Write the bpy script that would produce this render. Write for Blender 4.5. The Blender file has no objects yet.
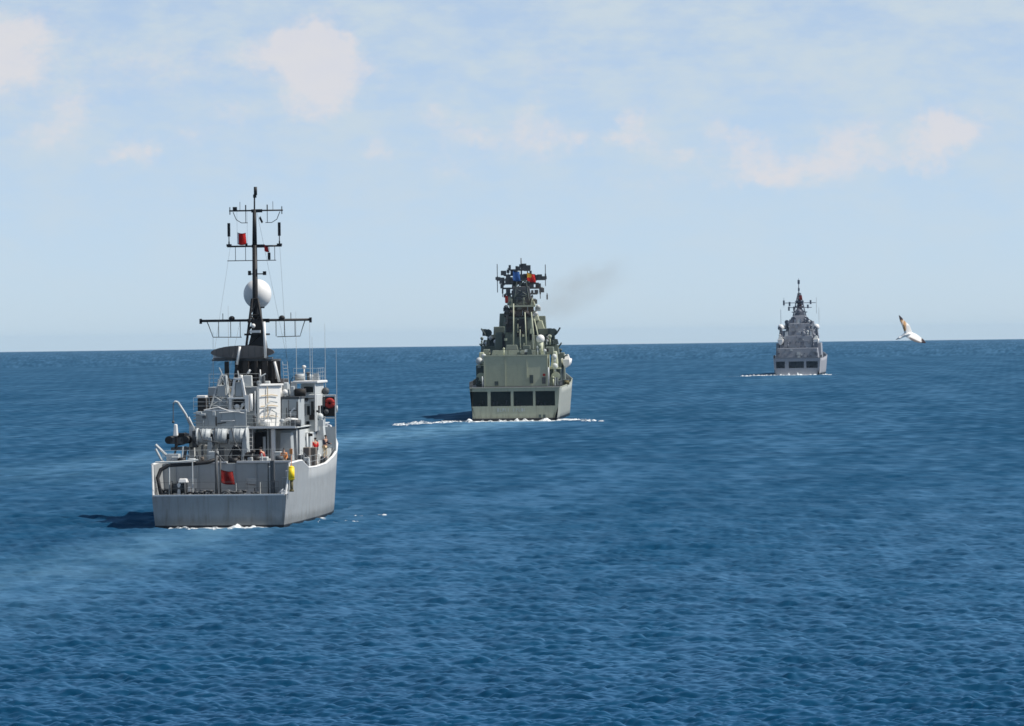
import bpy, bmesh, math, random
import numpy as np
from mathutils import Vector, Matrix

# tuning values
SKY_AIR, SKY_DUST, SKY_OZ, SKY_STR = 0.42, 0.35, 4.0, .13
VEIL0, VEIL, VEIL_COL, CLOUD_COL = .50, .45, (3.92,4.55,5.02), (4.95,4.8,4.95)
EXPO=.22
SEA_A,SEA_B,SEA_CHURN=(.001,.0255,.062),(.002,.039,.088),(.09,.19,.275)
SEA_ROUGH,SEA_SPEC,SEA_GLOSS,SLOPE,CAP,SEA_TILT=.05,.85,(.29,.59,.89,1),.061,1.35,.86
SMOKE,HAZE=.07,2.2e-5

# ------------------------------------------------------------------ camera
scene = bpy.context.scene
COL = scene.collection
EYE = 13.8                      # metres above the water, a ship's upper deck
EARTH = 6.371e6
roll = math.atan(13/1024.); pitch = math.atan(26.5/4320.)
fwd = Vector((0, math.cos(pitch), -math.sin(pitch)))
r0 = Vector((1, 0, 0)); u0 = r0.cross(fwd)
rt = r0*math.cos(roll) - u0*math.sin(roll); up = rt.cross(fwd)
cd = bpy.data.cameras.new('camera'); cam = bpy.data.objects.new('camera', cd); COL.objects.link(cam)
m = Matrix((rt, up, -fwd)).transposed().to_4x4(); m.translation = Vector((0, 0, EYE))
cam.matrix_world = m
cd.sensor_width = 36; cd.lens = 36*4320/1024.; cd.clip_start = 1; cd.clip_end = 120000
scene.camera = cam

# ------------------------------------------------------------------ light and exposure
SUN_AZ, SUN_EL = 96.5, 50        # degrees clockwise from the view direction / above the horizon
scene.view_settings.view_transform = 'Standard'
scene.view_settings.look = 'None'
scene.view_settings.gamma = 1
scene.view_settings.use_curve_mapping = False
scene.view_settings.exposure = EXPO
scene.cycles.use_denoising = True
scene.cycles.filter_width = 1.6     # the photograph is a little soft
scene.cycles.max_bounces = 6
scene.cycles.volume_bounces = 0

sl = bpy.data.lights.new('sun', 'SUN'); sl.energy = 5.0; sl.angle = math.radians(.53); sl.color = (1, .955, .88)
sun = bpy.data.objects.new('sun', sl); COL.objects.link(sun)
sd = Vector((math.sin(math.radians(SUN_AZ))*math.cos(math.radians(SUN_EL)), math.cos(math.radians(SUN_AZ))*math.cos(math.radians(SUN_EL)), math.sin(math.radians(SUN_EL))))
sun.rotation_euler = sd.to_track_quat('Z', 'Y').to_euler(); sun.location = sd*200

class NT:
    """small helper for building node trees"""
    def __init__(s, tree): s.t = tree; s.n = tree.nodes; s.l = tree.links
    def node(s, typ, **kw):
        n = s.n.new(typ)
        for k, v in kw.items(): setattr(n, k, v)
        return n
    def put(s, sock, v):
        if isinstance(v, bpy.types.NodeSocket): s.l.new(v, sock)
        elif v is not None:
            if hasattr(sock, 'default_value') and hasattr(sock.default_value, '__len__') and not hasattr(v, '__len__'): v = (v, v, v)
            if hasattr(sock, 'default_value') and hasattr(v, '__len__') and len(sock.default_value) == 4 and len(v) == 3: v = (*v, 1)
            sock.default_value = v
    def math(s, op, a, b=None, c=None, clamp=False):
        n = s.node('ShaderNodeMath', operation=op, use_clamp=clamp)
        s.put(n.inputs[0], a); s.put(n.inputs[1], b)
        if c is not None: s.put(n.inputs[2], c)
        return n.outputs[0]
    def mix(s, f, a, b, mode='MIX'):
        n = s.node('ShaderNodeMix', data_type='RGBA', blend_type=mode)
        s.put(n.inputs[0], f); s.put(n.inputs[6], a); s.put(n.inputs[7], b)
        return n.outputs[2]
    def step(s, v, a, b, smooth=True):
        n = s.node('ShaderNodeMapRange', interpolation_type='SMOOTHSTEP' if smooth else 'LINEAR')
        s.put(n.inputs[0], v); s.put(n.inputs[1], a); s.put(n.inputs[2], b); s.put(n.inputs[3], 0.); s.put(n.inputs[4], 1.)
        return n.outputs[0]
    def noise(s, vec, scale, detail=3, rough=.5, dist=0):
        n = s.node('ShaderNodeTexNoise')
        s.put(n.inputs['Vector'], vec); n.inputs['Scale'].default_value = scale; n.inputs['Detail'].default_value = detail
        n.inputs['Roughness'].default_value = rough; n.inputs['Distortion'].default_value = dist
        return n.outputs['Fac']
    def comb(s, x, y, z=0.):
        n = s.node('ShaderNodeCombineXYZ'); s.put(n.inputs[0], x); s.put(n.inputs[1], y); s.put(n.inputs[2], z); return n.outputs[0]
    def sep(s, v):
        n = s.node('ShaderNodeSeparateXYZ'); s.put(n.inputs[0], v); return n.outputs

# ------------------------------------------------------------------ sky with low hazy cumulus
world = bpy.data.worlds.new('World'); scene.world = world; world.use_nodes = True
W = NT(world.node_tree); W.n.clear()
sky = W.node('ShaderNodeTexSky', sky_type='NISHITA', sun_disc=False)
sky.sun_elevation = math.radians(SUN_EL); sky.sun_rotation = math.radians(SUN_AZ)
sky.altitude = 10; sky.air_density = SKY_AIR; sky.dust_density = SKY_DUST; sky.ozone_density = SKY_OZ
d = W.node('ShaderNodeTexCoord').outputs['Generated']
dx, dy, dz = W.sep(d)
az = W.math('MULTIPLY', W.math('ARCTAN2', dx, dy), 57.29578)     # degrees right of the view's heading
el = W.math('MULTIPLY', W.math('ARCSINE', dz), 57.29578)         # degrees up
uv = W.comb(az, W.math('MULTIPLY', el, 1.25))
# each cumulus of the day: azimuth, elevation, half width, half height, density
CLOUDS = [(-2.62, 3.55, .30, .42, .95), (-2.50, 3.95, .24, .30, .9), (-2.95, 3.78, .42, .18, .8), (-2.35, 3.22, .28, .2, .6), (-6.55, 3.72, .34, .34, .95),
          (-6.35, 4.15, .5, .2, .45), (-5.72, 3.05, .24, .2, .5), (-4.7, 3.62, .9, .32, .42), (-1.75, 2.52, .16, .17, .62),
          (.25, 2.55, .45, .22, .5), (.35, 3.0, .16, .3, .4), (-.8, 2.25, .3, .16, .35), (1.75, 2.7, .22, .25, .5), (1.62, 2.92, .15, .12, .4), (3.15, 2.45, .26, .19, .68), (3.92, 2.14, .46, .2, .66), (4.52, 2.5, .40, .26, .68),
          (5.70, 2.6, .33, .25, .9), (6.05, 2.68, .3, .12, .6), (-4.9, 2.55, .2, .15, .4), (1.95, 2.0, .9, .10, .3), (-1.05, 3.0, .22, .16, .5), (-.6, 2.7, .3, .14, .5), (.9, 2.6, .2, .14, .5), (1.5, 2.55, .16, .1, .5), (2.3, 2.35, .3, .12, .5), (2.75, 2.75, .22, .14, .45), (3.3, 2.1, .35, .1, .5), (5.2, 2.2, .4, .1, .4), (-3.6, 3.0, .3, .14, .4), (-4.2, 2.7, .3, .12, .4), (-5.2, 2.45, .35, .12, .45), (-6.1, 2.7, .3, .2, .5), (-1.9, 3.6, .3, .2, .45), (.6, 3.6, .6, .15, .3), (3.6, 3.3, .8, .16, .3), (-11, 3.4, 2, .5, .8), (11, 3, 2, .6, .8)]
tot = None
warp = W.noise(uv, 2.2, 3, .55)
warp2 = W.noise(W.comb(W.math('ADD', az, 31.), el), 2.2, 3, .55)
azw = W.math('ADD', az, W.math('MULTIPLY', W.math('SUBTRACT', warp, .5), .75))
elw = W.math('ADD', el, W.math('MULTIPLY', W.math('SUBTRACT', warp2, .5), .55))
for (a, e, sa, se, amp) in CLOUDS:
    qa = W.math('POWER', W.math('MULTIPLY', W.math('SUBTRACT', azw, float(a)), 1/sa), 2.)
    qe = W.math('POWER', W.math('MULTIPLY', W.math('SUBTRACT', elw, float(e)), 1/se), 2.)
    g = W.math('MULTIPLY', W.math('EXPONENT', W.math('MULTIPLY', W.math('ADD', qa, qe), -.5)), float(amp))
    tot = g if tot is None else W.math('ADD', tot, g)
fine = W.math('ADD', W.math('MULTIPLY', W.noise(uv, 4.2, 6, .62), .6), W.math('MULTIPLY', W.noise(uv, 11., 6, .65), .4))
dens = W.math('ADD', tot, W.math('MULTIPLY', W.math('SUBTRACT', fine, .5), 1.5))
dens = W.math('MULTIPLY', W.step(dens, .08, 1.05), W.math('MINIMUM', W.math('ADD', W.math('MULTIPLY', tot, 2.), 0.), 1.))
# thin veil, patchy, thicker above three degrees
veil = W.math('ADD', W.math('MULTIPLY', W.noise(W.comb(W.math('MULTIPLY', az, .55), el), 1.3, 4, .55), .62), W.math('MULTIPLY', W.noise(W.comb(W.math('MULTIPLY', az, .6), W.math('MULTIPLY', el, 1.5)), 3.1, 6, .62), .38))
veil = W.math('MULTIPLY', W.step(veil, .34, .66), W.step(el, -1., 4.2))
col = W.mix(W.math('MULTIPLY', W.math('ADD', W.math('MULTIPLY', veil, VEIL), VEIL0), W.math('ADD', W.math('MULTIPLY', W.step(W.math('MULTIPLY', el, -1.), -24., -6.), .6), .4)), sky.outputs[0], VEIL_COL)
col = W.mix(W.math('MULTIPLY', dens, .76), col, CLOUD_COL)
bg = W.node('ShaderNodeBackground'); W.put(bg.inputs[0], col); bg.inputs[1].default_value = SKY_STR
wo = W.node('ShaderNodeOutputWorld'); W.l.new(bg.outputs[0], wo.inputs[0])
world.cycles.sampling_method = 'MANUAL'; world.cycles.sample_map_resolution = 512

# ------------------------------------------------------------------ where the ships are: stern at the waterline, heading (degrees right of north)
SHIPS = dict(hunter=(-21.66, 317.6, 5.6), frigate=(.37, 707.3, 1.5), far=(94.42, 1432.0, 5.3))
def ship_frame(k, x, y):
    """world arrays -> ship's own (to starboard, forward of the stern)"""
    sx, sy, h = SHIPS[k]; h = math.radians(h)
    ax, ay = x-sx, y-sy
    return ax*math.cos(h)-ay*math.sin(h), ax*math.sin(h)+ay*math.cos(h)

def link(name, mesh, mat=None, parent=None):
    o = bpy.data.objects.new(name, mesh); COL.objects.link(o)
    if mat: mesh.materials.append(mat)
    if parent: o.parent = parent
    return o
def tag(o, label=None, cat=None, group=None, kind=None):
    for k, v in (('label', label), ('category', cat), ('group', group), ('kind', kind)):
        if v: o[k] = v
    return o
def grid_mesh(name, X, Y, Z, mask_attrs={}, closed=False):
    nr, nc = X.shape
    me = bpy.data.meshes.new(name)
    me.vertices.add(nr*nc); me.vertices.foreach_set('co', np.stack([X, Y, Z], -1).astype(np.float32).ravel())
    i = np.arange(nr*nc).reshape(nr, nc)
    if closed: i = np.concatenate([i, i[:, :1]], 1)
    q = np.stack([i[:-1, :-1], i[:-1, 1:], i[1:, 1:], i[1:, :-1]], -1).reshape(-1, 4)
    me.loops.add(q.size); me.loops.foreach_set('vertex_index', q.astype(np.int32).ravel())
    me.polygons.add(len(q)); me.polygons.foreach_set('loop_start', (np.arange(len(q))*4).astype(np.int32))
    me.update(calc_edges=True)
    me.polygons.foreach_set('use_smooth', np.ones(len(q), bool))
    for k, v in mask_attrs.items():
        a = me.attributes.new(k, 'FLOAT', 'POINT'); a.data.foreach_set('value', v.astype(np.float32).ravel())
    me.validate(); return me

# ------------------------------------------------------------------ the sea: wind waves of many lengths on a curved earth
rng = np.random.default_rng(11)
dense = np.linspace(-19, 19, 2500)
side = [19.]
while side[-1] < 90: side.append(side[-1]+min(1.8, .0152*1.035**len(side)))       # coarser step by step towards the beam
side = np.array(side[1:])
TH = np.radians(np.concatenate([dense, side, np.linspace(side[-1], 360-side[-1], 120)[1:-1], (360-side)[::-1]]))
rows = [3.]
while rows[-1] < 15500:
    r = rows[-1]
    rows.append(r + (r*.12 if r < 110 else .15 if r < 150 else .15*(r/150)**1.4 if r < 2500 else r*.06))
RR = np.array(rows); dR = np.gradient(RR)
X = (RR[:, None]*np.sin(TH)[None]).astype(np.float32); Y = (RR[:, None]*np.cos(TH)[None]).astype(np.float32)
lateral = np.abs(np.gradient(TH)); lateral[0] = lateral[1]
SP = np.maximum(dR[:, None]*.5, RR[:, None]*lateral[None]).astype(np.float32)     # local mesh size
WIND = math.radians(194)        # the waves run towards this heading
Z = np.zeros_like(X); CR = np.zeros_like(X); UN = np.zeros_like(X)
lens_ = np.exp(np.linspace(math.log(.27), math.log(12), 200)) * rng.uniform(.96, 1.04, 200)
for L in lens_:
    k = 2*math.pi/L
    th = WIND + rng.normal(0, .75 if L < 2.5 else .55)
    slope = SLOPE * min(1, (.75/L)**.95)
    amp = slope*rng.uniform(.6, 1.4)/k
    ph = (X*(k*math.sin(th)) + Y*(k*math.cos(th)) + rng.uniform(0, 6.28)).astype(np.float32)
    fade = np.clip((L/SP-2.2)/2.5, 0, 1)
    s = np.sin(ph)
    # crests a little sharper than troughs
    Z += amp*fade*(s + .18*np.cos(2*ph))
    CR += slope*fade*s; UN += slope*slope*.5*(1-fade*fade)
# gusts: patches of rougher and smoother water
def lowfreq(scale, seed, n=14):
    g = np.random.default_rng(seed); out = np.zeros_like(X)
    for _ in range(n):
        th = g.uniform(0, 6.28); k = 2*math.pi/scale*g.uniform(.5, 2.2)
        out += np.sin(X*(k*math.cos(th)) + Y*(k*math.sin(th)*.45) + g.uniform(0, 6.28))
    return out/math.sqrt(n)
gust = .5+.30*lowfreq(4.5, 8, 26)+.20*lowfreq(15, 3, 18)+.16*lowfreq(70, 4)
# wakes: smooth churned lanes behind the sterns, foam along the sides
calm = np.zeros_like(X); foam = np.zeros_like(X)
def lane(k, half0, spread, length, soft=.35, amount=.8, skew=0.):
    x, y = ship_frame(k, X, Y)
    t = np.clip(-y/length, 0, 1); half = half0+spread*t*length
    x = x - skew*t*length
    g = np.clip((half-np.abs(x))/(half*soft), 0, 1)*(y < 1.)*(1-t)**.7
    return amount*g
calm = np.maximum(calm, lane('frigate', 10, .05, 300, amount=1., soft=.8, skew=-.16))
calm = np.maximum(calm, lane('hunter', 6, .06, 140, amount=.7, soft=.9))
calm = np.maximum(calm, lane('far', 9, .03, 300, amount=.5, soft=.9))
def arm(k, x0, y0, ang, length, width, side):
    """a foaming wave crest running back from the ship's side"""
    x, y = ship_frame(k, X, Y)
    a = math.radians(ang)
    ax, ay = side*math.sin(a), -math.cos(a)
    px_, py_ = x-x0, y-y0
    u = px_*ax+py_*ay; v = px_*(-ay)+py_*ax
    t = np.clip(u/length, 0, 1)
    return np.exp(-(v/(width*(1+1.5*t)))**2)*(u > -2)*(u < length)*(1-t)
for k, hb in (('frigate', 7.8), ('far', 8.2)):
    foam = np.maximum(foam, .8*arm(k, -hb, 8, 21, 92, 4.5, -1))
    foam = np.maximum(foam, .8*arm(k, hb, 8, 16, 45, 3.5, 1))
    x, y = ship_frame(k, X, Y)
    foam = np.maximum(foam, 1.0*np.clip((8.2-np.abs(x))/2, 0, 1)*np.exp(-np.clip(-y, 0, None)/9)*(y < 2))
    foam = np.maximum(foam, .52*np.clip((9-np.abs(x+.16*np.clip(-y, 0, None)))/3, 0, 1)*np.exp(-np.clip(-y, 0, None)/60)*(y < 2))
x, y = ship_frame('hunter', X, Y)
foam = np.maximum(foam, .9*np.clip((4.9-np.abs(x))/1.5, 0, 1)*np.exp(-np.clip(-y, 0, None)/1.6)*(y < .6))
foam = np.maximum(foam, .46*np.clip((5.5-np.abs(x))/2, 0, 1)*np.exp(-np.clip(-y, 0, None)/22)*(y < .6))
foam = np.maximum(foam, .75*arm('hunter', 5.1, 17, 14, 24, .55, 1))
foam = np.maximum(foam, .6*arm('hunter', -5.1, 17, 14, 24, .55, -1))
# whitecaps where the steepest crests meet a gust
cap = np.clip((CR-CAP)/.12, 0, 1)*np.clip((gust-.55)*2, 0, 1)
foam = np.maximum(foam, .85*cap)
Z *= (1-.72*calm)*(.80+.36*np.clip(gust, -.1, 1.2))
for k, L in (('hunter', 46), ('frigate', 115), ('far', 110)):      # keep the hulls dry inside
    x, y = ship_frame(k, X, Y); hb = 5 if k == 'hunter' else 7.5
    Z = np.where((np.abs(x) < hb*.9) & (y > 1) & (y < L-6), np.minimum(Z, 0)-.3, Z)
UN = np.sqrt(UN+.05**2)                # slope of the ripples too short for the mesh: they roughen the surface instead
Zc = Z - (RR[:, None]**2)/(2*EARTH)

def water_material():
    m = bpy.data.materials.new('sea_water'); m.use_nodes = True
    T = NT(m.node_tree); b = T.n['Principled BSDF']
    pos = T.node('ShaderNodeNewGeometry').outputs['Position']
    at = lambda n: T.node('ShaderNodeAttribute', attribute_name=n).outputs['Fac']
    calm, foam, gust = at('calm'), at('foam'), at('gust')
    big = T.math('ADD', T.math('MULTIPLY', T.step(T.noise(pos, .05, 3, .6), .3, .7), .5), T.math('MULTIPLY', T.step(T.noise(pos, .35, 3, .6), .3, .7), .5))
    base = T.mix(big, SEA_A, SEA_B)
    px_, py_, _ = T.sep(pos)
    streak = T.noise(T.comb(px_, T.math('MULTIPLY', py_, .25)), .35, 4, .6)
    base = T.mix(T.math('MULTIPLY', calm, T.math('ADD', .25, T.math('MULTIPLY', T.step(streak, .34, .62), .6))), base, SEA_CHURN)
    fpos = T.comb(px_, T.math('MULTIPLY', py_, .55))
    br = T.math('ADD', T.math('MULTIPLY', T.noise(fpos, 1.1, 5, .65), .65), T.math('MULTIPLY', T.noise(fpos, .22, 3, .6), .35))
    fm = T.step(T.math('ADD', foam, T.math('MULTIPLY', T.math('SUBTRACT', br, .5), 1.9)), .52, .95)
    fm = T.math('MULTIPLY', fm, T.step(foam, .02, .2))
    rip = T.math('ADD', T.noise(T.comb(px_, T.math('MULTIPLY', py_, .8)), 2.3, 4, .6), T.math('MULTIPLY', T.noise(pos, 7., 2, .5), .25))
    bp = T.node('ShaderNodeBump'); bp.inputs['Distance'].default_value = .012
    T.put(bp.inputs['Strength'], T.math('MULTIPLY', T.math('ADD', T.math('MULTIPLY', gust, .6), .35), T.math('SUBTRACT', 1.0, T.math('MULTIPLY', calm, .6))))
    T.put(bp.inputs['Height'], rip)
    # light scattered back from below, under a Fresnel reflection of the sky
    dif = T.node('ShaderNodeBsdfDiffuse'); T.put(dif.inputs['Color'], T.mix(fm, base, (.78, .80, .80))); T.l.new(bp.outputs[0], dif.inputs['Normal'])
    glo = T.node('ShaderNodeBsdfGlossy'); glo.inputs['Color'].default_value = SEA_GLOSS; T.l.new(bp.outputs[0], glo.inputs['Normal'])
    T.put(glo.inputs['Roughness'], T.math('POWER', T.math('ADD', T.math('MULTIPLY', at('ripple'), 1.4), SEA_ROUGH*SEA_ROUGH), .5))
    lw = T.node('ShaderNodeVectorMath', operation='DOT_PRODUCT'); T.l.new(bp.outputs[0], lw.inputs[0]); T.l.new(T.node('ShaderNodeNewGeometry').outputs['Incoming'], lw.inputs[1])
    cs = T.math('MAXIMUM', lw.outputs['Value'], 0.)
    # the ripples too fine for the mesh turn the mean facet a little towards the eye
    rp = T.math('MULTIPLY', T.math('MULTIPLY', at('ripple'), T.math('ADD', .74, T.math('MULTIPLY', gust, .56))), SEA_TILT)
    cs = T.math('POWER', T.math('ADD', T.math('MULTIPLY', cs, cs), T.math('MULTIPLY', rp, rp)), .5)
    fres = T.math('ADD', .02, T.math('MULTIPLY', .98, T.math('POWER', T.math('SUBTRACT', 1., cs, clamp=True), 5.)))
    mx = T.node('ShaderNodeMixShader'); T.put(mx.inputs[0], T.math('MULTIPLY', T.math('MULTIPLY', fres, SEA_SPEC), T.math('SUBTRACT', 1., fm)))
    T.l.new(dif.outputs[0], mx.inputs[1]); T.l.new(glo.outputs[0], mx.inputs[2]); T.l.new(mx.outputs[0], T.n['Material Output'].inputs['Surface'])
    T.n.remove(b)
    return m
sea = link('sea', grid_mesh('sea', X, Y, Zc, dict(calm=calm, foam=foam, gust=np.clip(gust, 0, 1.3), ripple=UN), closed=True), water_material())
tag(sea, 'dark blue open sea with short wind ripples reaching the horizon', 'sea', kind='structure')

# ------------------------------------------------------------------ materials
def paint(name, col, rough=.5, mottle=.12, streak=.12, rust=0., metal=0., boot=None, scale=1.):
    m = bpy.data.materials.new(name); m.use_nodes = True
    T = NT(m.node_tree); b = T.n['Principled BSDF']
    oc = T.node('ShaderNodeTexCoord').outputs['Object']
    ox, oy, oz = T.sep(oc)
    n1 = T.noise(oc, 1.3*scale, 5, .62)
    n2 = T.noise(T.comb(T.math('MULTIPLY', ox, 3.2*scale), T.math('MULTIPLY', oy, 3.2*scale), T.math('MULTIPLY', oz, .35*scale)), 1., 4, .6)
    c = T.mix(T.math('MULTIPLY', T.step(n1, .3, .72), mottle*2), col, tuple(v*.62 for v in col))
    c = T.mix(T.math('MULTIPLY', T.step(n2, .52, .78), streak*2), c, tuple(v*.55 for v in col))
    if rust:
        n3 = T.noise(T.comb(T.math('MULTIPLY', ox, 2.), T.math('MULTIPLY', oy, 2.), T.math('MULTIPLY', oz, .5)), 1.7*scale, 5, .7)
        c = T.mix(T.math('MULTIPLY', T.step(n3, .55, .72), rust), c, (.16, .07, .03))
    if boot is not None:      # hull plating: weathered band above the waterline, plates dished between their frames, black boot-topping
        run = T.noise(T.comb(T.math('MULTIPLY', ox, 1.6), T.math('MULTIPLY', oy, 1.6), T.math('MULTIPLY', oz, .12)), 1.5, 5, .7)
        c = T.mix(T.math('MULTIPLY', T.step(run, .50, .72), .5), c, (.15, .125, .10))
        low = T.step(T.math('MULTIPLY', T.math('SUBTRACT', oz, T.math('MULTIPLY', run, 1.1)), -1.), -.55, .15)
        c = T.mix(T.math('MULTIPLY', low, .45), c, (.09, .085, .07))
        fr_ = T.math('SINE', T.math('MULTIPLY', T.math('ADD', T.math('ADD', oy, ox), T.math('MULTIPLY', n1, .2)), 3.6))
        st_ = T.math('SINE', T.math('MULTIPLY', oz, 4.2))
        bp = T.node('ShaderNodeBump'); bp.inputs['Distance'].default_value = .05; bp.inputs['Strength'].default_value = .35
        T.put(bp.inputs['Height'], T.math('ADD', T.math('ADD', T.math('MULTIPLY', fr_, .25), T.math('MULTIPLY', st_, .15)), T.math('MULTIPLY', n1, 1.2))); T.l.new(bp.outputs[0], b.inputs['Normal'])
        c = T.mix(T.step(oz, boot-.04, boot+.04), (.012, .012, .014), c)
    T.put(b.inputs['Base Color'], c)
    b.inputs['Roughness'].default_value = rough; b.inputs['Metallic'].default_value = metal
    b.inputs['Specular IOR Level'].default_value = .3
    return m
M = dict(
    hull=paint('grey_hull_paint', (.28, .295, .30), .5, .10, .16, .22, boot=.2),
    grey=paint('grey_deckhouse_paint', (.38, .405, .41), .5, .12, .12, .10),
    pale=paint('pale_grey_paint', (.49, .51, .505), .5, .10, .12, .12),
    white=paint('white_paint', (.68, .67, .645), .45, .05, .10, .10),
    dark=paint('dark_grey_paint', (.075, .08, .085), .6, .2, .1),
    black=paint('black_mast_paint', (.014, .013, .014), .55, .2, .1),
    soot=paint('sooty_brown_black_paint', (.030, .026, .024), .7, .3, .2, .10),
    rubber=paint('black_rubber', (.013, .013, .015), .6, .1, 0),
    deck=paint('brown_grey_deck_paint', (.17, .145, .125), .85, .25, 0, .2),
    hole_shade=paint('painted_interior_shade', (.018, .018, .022), .8, .1, 0),  # near-black colour painted as the shade inside openings, on solid boxes
    glass=paint('dark_window_glass', (.012, .016, .02), .12, 0, 0),
    red=paint('red_cloth', (.62, .02, .018), .8, .05, .05),
    dred=paint('faded_dark_red_cloth', (.30, .022, .018), .8, .15, .1),
    yellow=paint('yellow_plastic', (.85, .60, .015), .45, .05, .05),
    orange=paint('orange_cloth', (.75, .27, .08), .8, .1, .05),
    olive=paint('olive_brown_paint', (.13, .11, .05), .7, .15, .1),
    tan=paint('tan_cloth', (.55, .43, .27), .85, .1, .05),
    navy=paint('navy_cloth', (.012, .014, .03), .85, .1, .05),
    blue=paint('blue_cloth', (.04, .14, .42), .8, .1, .05),
    cloth=paint('white_cloth', (.8, .8, .8), .8, .05, .05),
    hazed_dark=paint('hazed_dark_grey_paint', (.13, .14, .17), .6, .15, .1),  # far ship's dark parts, lightened so the colour carries haze
    radar=paint('brown_grey_antenna_paint', (.13, .12, .115), .6, .2, .1),
    skin=paint('skin', (.45, .26, .18), .6, .05, 0),
    green_shadow=paint('shadow_green_paint', (.15, .175, .145), .6, .15, .1),  # shadow tone of the frigate's green: shade put into the colour
    green=paint('green_grey_paint', (.43, .45, .325), .5, .10, .12, .10),
    green_hull=paint('green_grey_hull_paint', (.29, .305, .27), .5, .08, .10, .12, boot=.45),
    green_stern=paint('green_grey_stern_paint', (.30, .315, .235), .5, .08, .10, .08, boot=.45),
    green_dark=paint('dark_green_paint', (.06, .08, .075), .6, .15, .1),
    hazed_grey=paint('hazed_blue_grey_paint', (.27, .28, .31), .5, .12, .12),  # far ship's grey, haze painted in by a lighter colour
    blue_hull=paint('blue_grey_hull_paint', (.28, .28, .30), .5, .08, .10, .12, boot=.5),
)

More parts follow.
